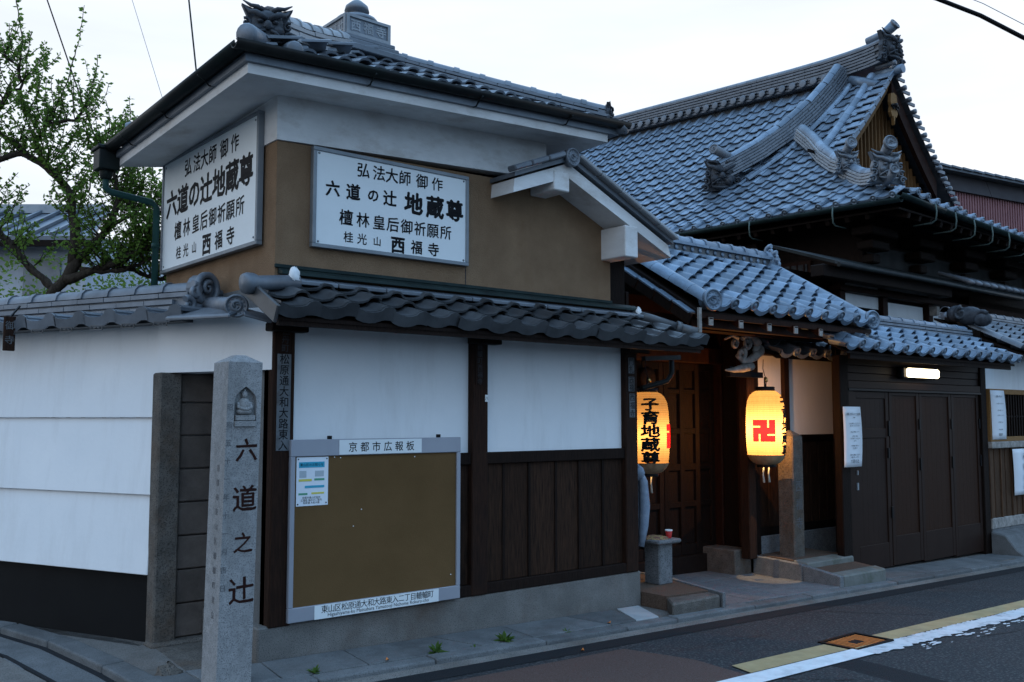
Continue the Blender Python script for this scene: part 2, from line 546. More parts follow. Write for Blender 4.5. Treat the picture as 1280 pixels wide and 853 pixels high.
# ------------------------------------------------------------------ tiles
S_PROF = [(-.02, .012), (.06, -.005), (.20, -.018), (.36, -.022), (.52, -.016), (.64, -.002), (.70, .024), (.80, .036), (.92, .034), (1.02, .014)]
def tile_mesh(name, material, pitch, expo, lip=0.0, disc=0.0, amp=1.0, th=.016, plain=False, step=.056):
    b = MB()
    Lh = expo * 1.22
    k = pitch / .27 * amp
    top, n = [], len(S_PROF)
    prof = S_PROF if not plain else [(t, .0) for t, _ in S_PROF]
    for y, dz in ((0, step), (Lh, .004)):
        for t, z in prof:
            top.append((t * pitch, y, z * k + dz))
    for y, dz in ((0, step - th), (Lh, .004 - th)):
        for t, z in prof:
            top.append((t * pitch, y, z * k + dz))
    fs = []
    for i in range(n - 1):
        fs.append((i, i + 1, n + i + 1, n + i))
        fs.append((2 * n + i + 1, 2 * n + i, 3 * n + i, 3 * n + i + 1))
    b.add(top, fs, True)
    low = [(t * pitch, 0, (z * k if (z < 0 or not lip) else z * k * .35) + step - th - lip) for t, z in prof]
    fr = [top[i] for i in range(n)] + low
    b.add(fr, [(i + 1, i, n + i, n + i + 1) for i in range(n - 1)])
    if lip:
        bk = [(x, .02, z) for x, y, z in fr]
        b.add(bk, [(i, i + 1, n + i + 1, n + i) for i in range(n - 1)])
        b.add(low + bk[n:], [(i, i + 1, n + i + 1, n + i) for i in range(n - 1)])
    b.add([top[0], top[n], top[2 * n], top[3 * n]], [(0, 1, 3, 2)])
    b.add([top[n - 1], top[2 * n - 1], top[3 * n - 1], top[4 * n - 1]], [(1, 0, 2, 3)])
    if disc:
        cx, cz = .86 * pitch, .034 * k + .014
        b.lathe([(disc, .0), (disc, .035), (disc * .80, .040), (disc * .76, .030), (disc * .42, .030), (disc * .38, .038), (0, .038)], (cx, .02, cz), (0, -1, 0), 12, cap=False)
        b.tube([(cx, .02, cz + .004), (cx, Lh * .8, cz - .012)], disc * .8, 8)
    return b.mesh(name, material)
TM = {}
def tiles(kind, material, pitch, expo, lip=.0, disc=.0, amp=1.0, step=.056):
    k = (kind, material, pitch, expo, lip, disc, amp, step)
    if k not in TM:
        TM[k] = tile_mesh(kind, material, pitch, expo, lip, disc, amp, step=step)
    return TM[k]
def lay(parent, pos, A, cols, rows, mid, eave, keep=None, jit=1.0, limit=300, prio=None, stuffname='further_tiles', first='eave_tile'):
    """pos(c,r)->(point, unit upslope vector); tiles laid as separate objects; those past the limit joined"""
    A = V(A)
    todo = []
    for r in range(rows):
        for c in range(cols):
            if keep and not keep(c, r): continue
            p, U = pos(c, r)
            todo.append((prio(c, r) if prio else 0, c, r, V(p), V(U)))
    if prio: todo.sort(key=lambda q: q[0])
    rest = MB()
    for i, (_, c, r, p, U) in enumerate(todo):
        Nn = A.cross(U).normalized()
        j = lambda s: random.uniform(-s, s) * jit
        m = frame(A, U, Nn, p + Nn * j(.003) + U * j(.006) + A * j(.003)) @ M.Rotation(j(.015), 4, 'Z') @ M.Rotation(j(.020), 4, 'Y')
        me = eave if (r == 0 and eave) else mid
        if i < limit:
            inst(first if (r == 0 and eave) else 'roof_tile', me, parent, m)
        else:
            rest.join(mesh_mb(me), m)
    if rest.v:
        nm = 'further_tiles'
        o = MB(); o.join(rest, WP[parent.name].inverted())
        q = link(bpy.data.objects.new(nm, o.mesh(nm, mid.materials[0].name)), parent, WP[parent.name].copy())
        q['kind'] = 'stuff'
MC = {}
def mesh_mb(me):
    if me.name not in MC:
        b = MB()
        b.v = [tuple(v.co) for v in me.vertices]
        b.f = [tuple(p.vertices) for p in me.polygons]
        b.sm = [p.use_smooth for p in me.polygons]
        MC[me.name] = b
    return MC[me.name]
def planar(P0, A, U, pitch, expo):
    P0, A, U = V(P0), V(A), V(U).normalized()
    return lambda c, r: (P0 + A * (c * pitch) + U * (r * expo), U)

def path_pts(path, step):
    """resample a polyline at about the given step"""
    path = [V(p) for p in path]
    Ls = [(path[i + 1] - path[i]).length for i in range(len(path) - 1)]
    tot = sum(Ls)
    n = max(1, round(tot / step))
    res = []
    for k in range(n + 1):
        d = tot * k / n
        i = 0
        while i < len(Ls) - 1 and d > Ls[i]:
            d -= Ls[i]; i += 1
        res.append(path[i].lerp(path[i + 1], min(1, d / Ls[i])))
    return res
def ridge(parent, path, wd, courses, cap, material, capmat=None, ch=.045, step=.26, pair=True, name='ridge', collar=True, base=True):
    """stack of flat courses with round cap tiles on top; path runs along the foot of the stack"""
    pts = path_pts(path, step)
    up = V((0, 0, 1))
    main = MB()
    for k in range(courses):
        wk = wd * (1 - .10 * k / max(1, courses)) / 2
        off = (.5 if k % 2 else 0)
        q = path_pts(path, step * .98)
        for i in range(len(q) - 1):
            a, b2 = q[i], q[i + 1]
            d = (b2 - a)
            if off:
                a, b2 = a + d * .5, b2 + (d * .5 if i < len(q) - 2 else d * 0)
            dn = d.normalized()
            a = a + dn * .003
            b2 = b2 - dn * .003
            s = d.cross(up).normalized()
            nn = s.cross(dn)
            jz = random.uniform(-.002, .002)
            z0, z1 = nn * (k * ch), nn * (k * ch + ch * .66 + jz)
            ww = wk + random.uniform(-.002, .002)
            main.hexa([a - s * ww + z0, a + s * ww + z0, b2 + s * ww + z0, b2 - s * ww + z0, a - s * ww + z1, a + s * ww + z1, b2 + s * ww + z1, b2 - s * ww + z1])
        # dark mortar core
        a, b2 = pts[0], pts[-1]
    for i in range(len(pts) - 1):
        d = (pts[i + 1] - pts[i]).normalized()
        s = d.cross(up).normalized(); nn = s.cross(d)
        if courses:
            main.bar(pts[i] + nn * (courses * ch * .5 - .01), pts[i + 1] + nn * (courses * ch * .5 - .01), wd * .72, courses * ch - .008, nn)
    rp = part(name, main, material, parent) if courses else None
    if rp is None:
        rp = bpy.data.objects.new(name, None)
        link(rp, parent, WP[parent.name].copy())
    for i in range(len(pts) - 1):
        a, b2 = pts[i], pts[i + 1]
        d = b2 - a
        dn = d.normalized()
        s = d.cross(up).normalized(); nn = s.cross(dn)
        o = a + nn * (courses * ch)
        n = 7
        m = MB()
        Ld = d.length
        for (y0, y1, rr) in ((0, Ld * 1.02, cap), (-.0, .045, cap * 1.16)) if collar else ((0, Ld * .985, cap),):
            vs = []
            for y in (y0, y1):
                for j in range(n):
                    t = pi * j / (n - 1)
                    vs.append(V((cos(t) * rr, y, sin(t) * rr * .95 - .004)))
            f = [(j, n + j, n + j + 1, j + 1) for j in range(n - 1)]
            m.add(vs, f, True)
            m.add(vs[:n], [tuple(range(n))])
            m.add(vs[n:], [tuple(reversed(range(n)))])
        jr = random.uniform(-.012, .012)
        x = M.Rotation(jr, 4, 'Y')
        inst('cap_tile', m.mesh('cap_tile', capmat or material), rp, frame(s, dn, nn, o) @ x)
    return rp

def medallion(parent, c, nrm, r, material, length=.12, name='round_end_tile'):
    b = MB()
    b.lathe([(r * .9, -length), (r * .92, -.02), (r, -.02), (r, .0), (r * .93, .010), (r * .82, .010), (r * .78, .0), (r * .5, 0), (r * .46, .006), (r * .3, .006), (r * .27, .0), (0, 0)], c, nrm, 22, cap=False)
    nrm = V(nrm).normalized()
    a = V((0, 0, 1)) - nrm * nrm.z
    a = a.normalized(); s = a.cross(nrm)
    for k in range(12):
        t = 2 * pi * k / 12
        b.ball(V(c) + (a * cos(t) + s * sin(t)) * r * .64, r * .075, 6, 4)
    for k in range(3):
        t = 2 * pi * k / 3
        pts = [V(c) + nrm * .004 + (a * cos(t + q * .5) + s * sin(t + q * .5)) * r * (.12 + .075 * q) for q in range(5)]
        b.tube(pts, [r * .09, r * .075, r * .06, r * .045, r * .02], 5)
    return part(name, b, material, parent)

def spiral(b, c, r0, turns, rad, ax, ay, start=0, n=16, flip=1, bulge=V((0, 0, 0))):
    c, ax, ay = V(c), V(ax), V(ay)
    pts, rr = [], []
    for i in range(n + 1):
        t = i / n
        a = start + flip * turns * 2 * pi * t
        r = r0 * (1 - .85 * t)
        pts.append(c + ax * cos(a) * r + ay * sin(a) * r + bulge * t)
        rr.append(rad * (1 - .5 * t))
    b.tube(pts, rr, 6)
    return b

def oni_mb(horns=True):
    """demon-face ridge-end tile about 1 wide and 1 high, facing -y, foot at z=0"""
    b = MB()
    out = [(-.62, 0), (-.50, .10), (-.44, .30), (-.46, .48), (-.40, .66), (-.52, .92), (-.30, .84), (-.12, .92), (0, .86), (.12, .92), (.30, .84), (.52, .92), (.40, .66), (.46, .48), (.44, .30), (.50, .10), (.62, 0)]
    b.prism([(x, .05, z) for x, z in out], (0, .14, 0))
    b.ball((0, .02, .42), (.36, .16, .40), 14, 10)
    # brows
    for s in (-1, 1):
        b.tube([(0.03 * s, -.14, .56), (.12 * s, -.17, .62), (.24 * s, -.14, .69), (.36 * s, -.02, .74), (.45 * s, .04, .86)], [.05, .065, .06, .045, .02], 7)
        b.ball((.15 * s, -.13, .52), (.07, .05, .05), 8, 6)
        b.ball((.15 * s, -.175, .515), (.028, .02, .028), 6, 5)
        b.ball((.21 * s, -.10, .36), (.12, .09, .10), 8, 6)
        b.tube([(.05 * s, -.18, .33), (.16 * s, -.17, .29), (.27 * s, -.10, .22), (.33 * s, -.03, .12)], [.03, .035, .03, .02], 6)
        b.lathe([(.028, 0), (0.002, -.11)], (.15 * s, -.16, .27), (0, 0, 1), 6)
        spiral(b, (.42 * s, -.01, .50), .10, 1.3, .035, (s, 0, 0), (0, 0, 1), start=1.0)
        spiral(b, (.44 * s, -.01, .27), .11, 1.3, .038, (s, 0, 0), (0, 0, 1), start=.6)
        spiral(b, (.48 * s, -.02, .08), .11, 1.3, .040, (s, 0, 0), (0, 0, 1), start=.2)
        b.tube([(.10 * s, 0, .80), (.20 * s, -.02, .86), (.34 * s, 0, .88), (.50 * s, .03, .98)], [.05, .05, .04, .012], 7)
    b.ball((0, -.19, .43), (.085, .07, .10), 9, 7)
    b.ball((-.06, -.2, .39), (.04, .04, .035), 7, 5)
    b.ball((.06, -.2, .39), (.04, .04, .035), 7, 5)
    b.tube([(-.30, -.05, .14), (-.15, -.14, .10), (0, -.17, .08), (.15, -.14, .10), (.30, -.05, .14)], [.03, .04, .045, .04, .03], 7)
    for k in range(5):
        b.box(-.12 + k * .05, -.165, .20, -.085 + k * .05, -.12, .255)
    b.ball((0, -.08, .18), (.20, .06, .07), 9, 6)
    return b
ONI = None
def oni(parent, pos, facing, size, material='oni_clay', tilt=0, name='demon_face_tile'):
    global ONI
    if ONI is None: ONI = oni_mb()
    f = V(facing).normalized()
    y = -f
    z = V((0, 0, 1))
    x = y.cross(z).normalized()
    z = x.cross(y)
    k = 'oni' + material
    if k not in TM: TM[k] = ONI.mesh('demon_face_tile', material)
    return inst(name, TM[k], parent, frame(x, y, z, pos) @ M.Rotation(tilt, 4, 'X') @ M.Diagonal((size, size, size, 1)))
mat('black_paint', (0.0035, 0.00385, 0.00455), (0.0063, 0.00665, 0.00735), .6, 3, bump=.05)
mat('board_wall', (0.04125, 0.0225, 0.0135), (0.1125, 0.06375, 0.0375), .75, 8, (10, 10, .8), bump=.5, bscale=14, rnd=.2)
mat('black_glass', (.01, .011, .012), rough=.15)
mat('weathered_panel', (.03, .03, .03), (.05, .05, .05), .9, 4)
mat('copper_hook', (.06, .09, .085), (.10, .14, .13), .5, 6, metal=.3)
# ================================================================== GROUND
def sheet(x0, x1, y0, y1, dz, nx=8):
    b = MB()
    xs = sorted(set([x0, x1] + [x for x in (0, 40) if x0 < x < x1] + [x0 + (x1 - x0) * i / nx for i in range(1, nx)]))
    vs, fs = [], []
    for x in xs:
        vs += [(x, y0, gz(x) + dz), (x, y1, gz(x) + dz)]
    for i in range(len(xs) - 1):
        fs.append((2 * i, 2 * i + 2, 2 * i + 3, 2 * i + 1))
    return b.add(vs, fs)
def flat_poly(pts, dz, th=.0):
    b = MB()
    a = [(x, y, gz(x) + dz) for x, y in pts]
    if th:
        return b.prism([(x, y, z - th) for x, y, z in a], (0, 0, th))
    return b.add(a, [tuple(range(len(a)))])
struct('ground', sheet(-300, 300, -300, 300, -.075), 'soil')
road = struct('road', sheet(-120, 150, -9, -.54, -.062, 20), 'asphalt')
struct('side_street', sheet(-9, -.7, -.54, 60, -.064, 2), 'asphalt')
patch = struct('asphalt_patch', flat_poly([(-3, -.95), (.8, -.93), (2.34, -.93), (2.50, -1.45), (2.44, -1.95), (2.2, -2.0), (-3, -2.0)], -.057), 'asphalt_red')
struct('asphalt_patch', flat_poly([(-6, -2.09), (3.47, -2.11), (3.36, -2.9), (3.3, -6), (-6, -6)], -.057), 'asphalt_new')
mat('line_worn', (.60, .62, .64), (.50, .52, .54), .8, 10, bump=.4, bscale=120, dirt=(.055, .06, .066), dscale=9)
MAT['line_worn'].node_tree.nodes  # worn paint shows the asphalt through
struct('road_marking', sheet(-8, 3.72, -2.11, -1.93, -.053), 'line_white')
struct('asphalt_patch', sheet(-.9, 40, -.84, -.655, -.0585, 10), 'asphalt_new')
random.seed(77)
for (x0, y0, x1, y1) in ((.9, -.85, 2.9, -2.4), (4.9, -.9, 5.6, -1.6), (5.0, -2.3, 9.5, -2.9), (2.6, -1.2, 3.6, -1.25), (7.2, -.9, 7.8, -1.7)):
    ck = MB(); n_ = 22; px_, py_ = x0, y0
    for k in range(1, n_ + 1):
        qx, qy = x0 + (x1 - x0) * k / n_ + random.uniform(-.03, .03), y0 + (y1 - y0) * k / n_ + random.uniform(-.025, .025)
        wd_ = random.uniform(.002, .006)
        ck.add([(px_ - wd_, py_, gz(px_) - .0575), (qx - wd_, qy, gz(qx) - .0575), (qx + wd_, qy + wd_, gz(qx) - .0575), (px_ + wd_, py_ + wd_, gz(px_) - .0575)], [(3, 2, 1, 0)])
        px_, py_ = qx, qy
    struct('road_crack', ck, 'ink')
wl = MB()
random.seed(3)
x = 3.72; c = 0
while x < 60:
    st = .05 if x < 9 else .6
    a, c = (c if x > 3.8 else 0), (random.uniform(-.03, .02) if x < 14 else 0)
    if True:
        wl.add([(x, -2.12 + a, gz(x) - .053), (x + st, -2.12 + c, gz(x + st) - .053), (x + st, -1.94 + a * .6, gz(x + st) - .053), (x, -1.94 + c * .6, gz(x) - .053)], [(0, 1, 2, 3)])
    x += st
for _ in range(46):
    x, y = random.uniform(4.2, 6.2), -2.16 - abs(random.gauss(0, .05))
    r = random.uniform(.008, .035)
    wl.add([(x + cos(t) * r * random.uniform(1, 2.2), y + sin(t) * r * random.uniform(.3, .6), gz(x) - .053) for t in (0, 1.2, 2.4, 3.6, 4.8)], [(0, 1, 2, 3, 4)])
struct('road_marking', wl, 'line_worn')
struct('road_marking', flat_poly([(2.50, -1.92), (2.56, -1.72), (3.68, -1.72), (3.68, -1.92)], -.053), 'line_yellow')
struct('road_marking', flat_poly([(3.70, -1.98), (3.70, -1.92), (4.32, -1.92), (4.32, -1.98)], -.0545), 'line_yellow')
struct('road_marking', sheet(4.30, 60, -1.93, -1.75, -.0545), 'line_yellow')

# pavement under the slabs, following the rounded corner
KERB = [(-2.2, 5.2), (-1.45, 3.35), (-1.08, 2.23), (-.93, 1.52), (-.85, .57), (-.83, .0), (-.75, -.34), (-.55, -.53), (-.25, -.57), (.06, -.58)]
pv = MB()
poly = [(.06, -.47)] + [(1.0 * x / 1, -.47) for x in ()]
pv = MB()
base = [(x + .03, y + .03) for x, y in KERB] + [(3.0, -.55), (3.0, .9), (-.1, 1.2), (-.5, 1.2), (-1.9, 5.2)]
pv.prism([(x, y, gz(x) - .16) for x, y in base], (0, 0, .15))
pave = struct('pavement', pv, 'concrete')
pv2 = MB()
for x0, x1 in ((3.0, 6.0), (6.0, 10.0), (10.0, 18.0)):
    pv2.hexa([(x0, -.55, gz(x0) - .16), (x1, -.55, gz(x1) - .16), (x1, 1.2, gz(x1) - .16), (x0, 1.2, gz(x0) - .16), (x0, -.55, gz(x0) - .012), (x1, -.55, gz(x1) - .012), (x1, 1.2, gz(x1) - .012), (x0, 1.2, gz(x0) - .012)])
struct('entrance_ground', pv2, 'concrete')
kerb = struct('kerb', MB().box(-.2, -.50, -.2, 10, -.47, -.19), 'concrete')
def kstone(p, q, wd=.12, dz=.0, drop=.12, name='kerb_stone', m='sidewalk'):
    p, q = V((*p, 0)), V((*q, 0))
    d = (q - p).normalized()
    n_ = V((-d.y, d.x, 0))
    p, q = p + d * .004, q - d * .004
    j = random.uniform(-.004, .004)
    pts = []
    for z in (-drop, dz):
        for a in (p, q, q + n_ * wd, p + n_ * wd):
            inner = (a - p).dot(n_) > wd / 2
            pts.append((a.x, a.y, gz(a.x) + z + (j if z == dz else 0) - (.006 if (z == dz and not inner) else 0)))
    bev(part(name, MB().hexa(pts), m, kerb), .012, 2)
for i in range(len(KERB) - 1):
    a, b_ = V(KERB[i]), V(KERB[i + 1])
    n_ = max(1, round((b_ - a).length / .75))
    for k in range(n_):
        kstone(a.lerp(b_, k / n_), a.lerp(b_, (k + 1) / n_), .15)
xs = [.06, .92, 1.9, 2.75, 3.35, 4.4, 5.3, 5.9, 6.9, 7.7, 8.6, 9.4, 10.3, 11.2, 12.4, 13.6, 15, 17]
for i in range(len(xs) - 1):
    kstone((xs[i], -.585), (xs[i + 1], -.585), .12)
# low outer lip of mortar along the kerb foot
lip = MB()
for i in range(len(xs) - 1):
    x0, x1 = xs[i], xs[i + 1]
    lip.hexa([(x0, -.66, gz(x0) - .07), (x1, -.67, gz(x1) - .07), (x1, -.58, gz(x1) - .07), (x0, -.58, gz(x0) - .07), (x0, -.645, gz(x0) - .056), (x1, -.65, gz(x1) - .056), (x1, -.58, gz(x1) - .04), (x0, -.58, gz(x0) - .04)])
part('gutter_strip', lip, 'concrete', kerb)
def slab(poly, m='sidewalk', top=.0, th=.03, name='paving_slab', parent=None, b=.006):
    cx = sum(p[0] for p in poly) / len(poly); cy = sum(p[1] for p in poly) / len(poly)
    pp = []
    for x, y in poly:
        d = V((cx - x, cy - y)); d = d.normalized() * .005
        pp.append((x + d.x, y + d.y))
    j = random.uniform(-.002, .002)
    o = part(name, MB().prism([(x, y, gz(x) + top + j - th) for x, y in pp], (0, 0, th)), m, parent or pave)
    return bev(o, b, 2)
cuts = [(-.05, -.12), (.55, .48), (1.28, 1.40), (1.95, 1.88), (2.62, 2.70), (3.15, 3.05)]
for i in range(len(cuts) - 1):
    (a0, a1), (b0, b1) = cuts[i], cuts[i + 1]
    slab([(a1, -.46), (b1, -.46), (b0, -.01), (a0, -.01)])
slab([(3.22, -.01), (2.98, -.46), (3.26, -.46), (3.50, -.01)], 'pale_patch', .004)
slab([(-.78, .1), (-.68, -.28), (-.5, -.42), (-.52, .1)], 'sidewalk')
slab([(-.5, -.43), (-.12, -.45), (-.05, -.02), (-.5, .1)], 'sidewalk')
slab([(-.49, .11), (-.01, .0), (-.01, .85), (-.42, .9)], 'old_stone', -.01)
# side street: flat gutter strip and granite setts
gs = MB()
GUT = [(x - .28, y - .06) for x, y in KERB[:8]]
for i in range(7):
    (x0, y0), (x1, y1) = KERB[i], KERB[i + 1]
    (u0, v0), (u1, v1) = GUT[i], GUT[i + 1]
    gs.hexa([(u0, v0, -.06), (u1, v1, -.06), (x1, y1, -.06), (x0, y0, -.06), (u0, v0, -.018), (u1, v1, -.018), (x1, y1, -.014), (x0, y0, -.014)])
struct('gutter', gs, 'sidewalk')
gd = MB()  # flat dark strips drawn in as the dark lines along both gutter steps
for i in range(7):
    (x0, y0), (x1, y1) = KERB[i], KERB[i + 1]
    gd.add([(x0 - .045, y0 - .01, -.0125), (x1 - .045, y1 - .01, -.0125), (x1 + .01, y1, -.0125), (x0 + .01, y0, -.0125)], [(0, 1, 2, 3)])
    (u0, v0), (u1, v1) = GUT[i], GUT[i + 1]
    gd.add([(u0 - .02, v0, -.0135), (u1 - .02, v1, -.0135), (u1 + .015, v1, -.0135), (u0 + .015, v0, -.0135)], [(0, 1, 2, 3)])
struct('gutter_dark_lines', gd, 'asphalt_new')
setts = struct('side_street_paving', flat_poly([(-1.3, -.5), (-1.16, .0), (-1.17, .6), (-1.25, 1.5), (-1.42, 2.2), (-2.5, 5), (-6, 5), (-6, -.5)], -.050), 'concrete')
for r in range(9):
    y0 = -.45 + r * .62
    sh = -.02 if r < 3 else -.1 * (r - 2)
    x1 = -1.17 + sh
    for c in range(5):
        xa, xb = x1 - (c + 1) * .9 - .25 * (r % 2), x1 - c * .9 - (.25 * (r % 2) if c else 0)
        slab([(xa, y0), (xb, y0), (xb, y0 + .62), (xa, y0 + .62)], 'granite_step', -.055, .02, 'paving_slab', setts, .005)
# entrance: grey granite flags between the two low steps
for r, (y0, y1) in enumerate(((-.46, .05), (.05, .56), (.56, 1.06))):
    for c in range(4):
        x0 = 4.12 + c * .47
        slab([(x0, y0), (x0 + .47, y0), (x0 + .47, y1), (x0, y1)], 'granite_step', .003, .025, 'granite_flag', pave)
for x0, x1 in ((6.9, 7.75), (7.75, 8.75), (8.75, 9.55), (9.55, 10.28)):
    slab([(x0, -.46), (x1, -.46), (x1 + .1, -.03), (x0 + .1, -.03)])
for x0, x1 in ((10.28, 11.3), (11.3, 12.6), (12.6, 14)):
    slab([(x0, -.46), (x1, -.46), (x1, -.2), (x0, -.2)])
# rough corner stone beside the granite post
rk = MB().ball((-.60, .10, .02), (.09, .06, .075), 8, 5)
random.seed(5)
rk.v = [(x + random.uniform(-.014, .014), y + random.uniform(-.014, .014), z + random.uniform(-.02, .02)) for x, y, z in rk.v]
rk.sm = [False] * len(rk.sm)
solo('corner_stone', rk, 'old_stone', 'rough grey boulder stub at the foot of the block recess by the kerb', 'stone', (-.62, .12, .0))

# drain grate in the road
g = thing('drain_grate', 'rusty orange iron drain grate set in the road beside the white line', 'drain grate', (3.98, -1.80, gz(4) - .055))
fr = MB()
for a in ((3.72, -1.975, 4.24, -1.945), (3.72, -1.67, 4.24, -1.64), (3.72, -1.945, 3.75, -1.67), (4.21, -1.945, 4.24, -1.67)):
    fr.box(a[0], a[1], gz(4) - .062, a[2], a[3], gz(4) - .046)
part('frame', fr, 'black_metal', g)
part('pit', MB().box(3.75, -1.945, gz(4) - .060, 4.21, -1.67, gz(4) - .0555), 'ink', g)
cl = []
for k in range(11):
    x = 3.762 + k * .0410
    if 4 <= k <= 6:
        cl += [(x, -1.94, x + .020, -1.85), (x, -1.765, x + .020, -1.675)]
    else:
        cl += [(x, -1.94, x + .020, -1.675)]
for a in cl:
    part('grate_bar', MB().box(a[0], a[1], gz(4) - .0555, a[2], a[3], gz(4) - .0525), 'rust', g)

# weeds in the kerb joint
def weed(x, y, s, n, lab, seed):
    random.seed(seed)
    z = gz(x)
    b = MB()
    for k in range(n):
        a = random.uniform(0, 2 * pi); e = random.uniform(.25, 1.2)
        d = V((cos(a) * cos(e), sin(a) * cos(e), sin(e)))
        sd = V((-sin(a), cos(a), 0)) * s * .13
        p = V((x, y, z - .01)); L_ = s * random.uniform(.6, 1.1)
        b.add([p - sd * .3, p + sd * .3, p + d * L_ * .55 + sd, p + d * L_ - V((0, 0, s * .2)), p + d * L_ * .55 - sd], [(0, 1, 2, 3, 4)])
    solo('weed', b, 'weed', lab, 'weed', (x, y, z))
weed(.10, -.45, .07, 22, 'small green weed tuft at the left end of the kerb, below the granite post', 11)
weed(1.02, -.44, .10, 26, 'flat dark green weed growing in the kerb joint below the notice board', 12)
weed(1.62, -.44, .11, 34, 'largest bushy green weed at the kerb, right of the notice board', 13)
weed(1.34, -.45, .04, 10, 'tiny sprig between the two larger weeds on the kerb', 14)
weed(2.22, -.45, .05, 10, 'yellowish sprig in the kerb joint furthest right, under the planked wall', 15)
lf = MB()
random.seed(4)
for x, y in ((2.05, -.80), (2.7, -.43), (.62, -.46)):
    z = gz(x) + (-.055 if y < -.6 else .006)
    a = random.uniform(0, 3)
    lf.add([(x + .035 * cos(a), y + .035 * sin(a), z + .012), (x - .012 * sin(a), y + .012 * cos(a), z), (x - .035 * cos(a), y - .035 * sin(a), z + .015), (x + .012 * sin(a), y - .012 * cos(a), z)], [(0, 1, 2, 3)])
for i, (lab) in enumerate(('dry curled leaf lying on the road just below the kerb', 'dry leaf on the kerb in front of the planked wall', 'small dry leaf on the kerb in front of the notice board')):
    q = MB(); q.add(lf.v[4 * i:4 * i + 4], [(0, 1, 2, 3)])
    solo('fallen_leaf', q, 'rust', lab, 'leaf', lf.v[4 * i])

# ================================================================== CORNER BUILDING
cb = thing('corner_building', 'corner building with tan rendered upper wall, white plaster eaves and grey tiled pyramid roof', 'building', (1.6, 1, 0))
def Tt(x, y): return .05 * x - .04 * y
part('foundation', MB().box(-.07, 0, -.2, 3.55, .25, .25).box(-.07, .25, -.2, .0, .9, .25), 'concrete', cb, .012)
part('inner_wall', MB().box(.02, .12, 0, 3.50, 1.95, 3.7), 'dark_wood', cb)
part('side_wall', MB().box(0, .06, .25, .02, 1.95, 2.5), 'sidewalk', cb)
part('upper_wall', MB().box(0, 0, 2.5, 3.19, 1.98, 3.15).prism([(0, 0, 3.15), (3.19, 0, 3.15), (3.19, 0, 3.22), (2.5, 0, 3.52), (0, 0, 3.46)], (0, 1.98, 0)), 'tan_render', cb)
part('joint', MB().box(1.588, -.003, 2.56, 1.594, .01, 2.76), 'ink_faded', cb)
# white plaster band under the soffit
bnd = MB()
z0 = lambda x, y: 3.46 + Tt(x, y)
z1 = lambda x, y: 3.80 + Tt(x, y)
bnd.hexa([(-.012, -.018, z0(0, 0)), (2.42, -.018, z0(2.42, 0)), (2.42, .1, z0(2.42, 0)), (-.012, .1, z0(0, 0)), (-.012, -.018, z1(0, 0)), (2.42, -.018, z1(2.42, 0)), (2.42, .1, z1(2.42, 0)), (-.012, .1, z1(0, 0))])
bnd.hexa([(-.012, .1, z0(0, 0)), (.1, .1, z0(0, 0)), (.1, 1.985, z0(0, 2)), (-.012, 1.985, z0(0, 2)), (-.012, .1, z1(0, 0)), (.1, .1, z1(0, 0)), (.1, 1.985, z1(0, 2)), (-.012, 1.985, z1(0, 2))])
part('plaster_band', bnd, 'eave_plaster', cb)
zE = lambda x, y: 3.72 + Tt(x, y)
ea = MB()
# soffit slab: outer bottom edge at the fascia, slightly rising to the wall
X0, X1, Y0, Y1 = -.40, 2.76, -.40, 2.02
def ring(a, b_, zlo, zhi, inner):
    ea.hexa([(a[0], a[1], zlo(*a)), (b_[0], b_[1], zlo(*b_)), (inner[1][0], inner[1][1], zlo(*inner[1]) + .05), (inner[0][0], inner[0][1], zlo(*inner[0]) + .05),
             (a[0], a[1], zhi(*a)), (b_[0], b_[1], zhi(*b_)), (inner[1][0], inner[1][1], zhi(*inner[1])), (inner[0][0], inner[0][1], zhi(*inner[0]))])
zF = lambda x, y: zE(x, y) + .125
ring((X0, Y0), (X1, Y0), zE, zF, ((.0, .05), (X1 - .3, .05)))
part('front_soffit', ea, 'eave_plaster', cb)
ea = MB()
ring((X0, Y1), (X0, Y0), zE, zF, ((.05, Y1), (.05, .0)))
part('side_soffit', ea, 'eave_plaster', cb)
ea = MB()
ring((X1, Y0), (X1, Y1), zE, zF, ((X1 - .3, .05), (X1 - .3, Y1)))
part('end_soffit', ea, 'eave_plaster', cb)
# roof deck
C0 = V((1.00, .68, 0)); AP = 4.46
zR = lambda x, y: 3.835 + Tt(x, y)
crn = [(-.43, -.43), (2.86, -.43), (2.86, 2.04), (-.43, 2.04)]
dk = MB()
dk.add([(x, y, zR(x, y)) for x, y in crn] + [(C0.x, C0.y, AP)] + [(x, y, zR(x, y) - .05) for x, y in crn],
       [(0, 1, 4), (1, 2, 4), (2, 3, 4), (3, 0, 4), (1, 0, 5, 6), (2, 1, 6, 7), (3, 2, 7, 8), (0, 3, 8, 5), (5, 8, 7, 6)])
roof = part('roof', dk, 'tile_grey', cb)
TP = .27
em = tiles('eave_tile', 'tile_grey', TP, .2, .0, .0, .7)
mm = tiles('roof_tile', 'tile_grey', TP, .2, 0, 0, .7)
def side(a, b_, up_ref, lim):
    a, b_ = V((*a, zR(*a))), V((*b_, zR(*b_)))
    A = (b_ - a); Lw = A.length; A.normalize()
    apx = V((C0.x, C0.y, AP))
    t = (apx - a).dot(A)
    U = (apx - a - A * t); H = U.length; U.normalize()
    n = int(Lw / TP)
    off = (Lw - n * TP) / 2
    def keep(c, r):
        uu = off + (c + .5) * TP
        h = r * .2 + .1
        return h < H - .04 and t * h / H - .12 < uu < Lw - (Lw - t) * h / H + .12
    nn = A.cross(U).normalized()
    lay(roof, planar(a + A * off + nn * .004, A, U, TP, .2), A, n, int(H / .2) + 1, mm, em, keep)
side(crn[0], crn[1], 0, 300)
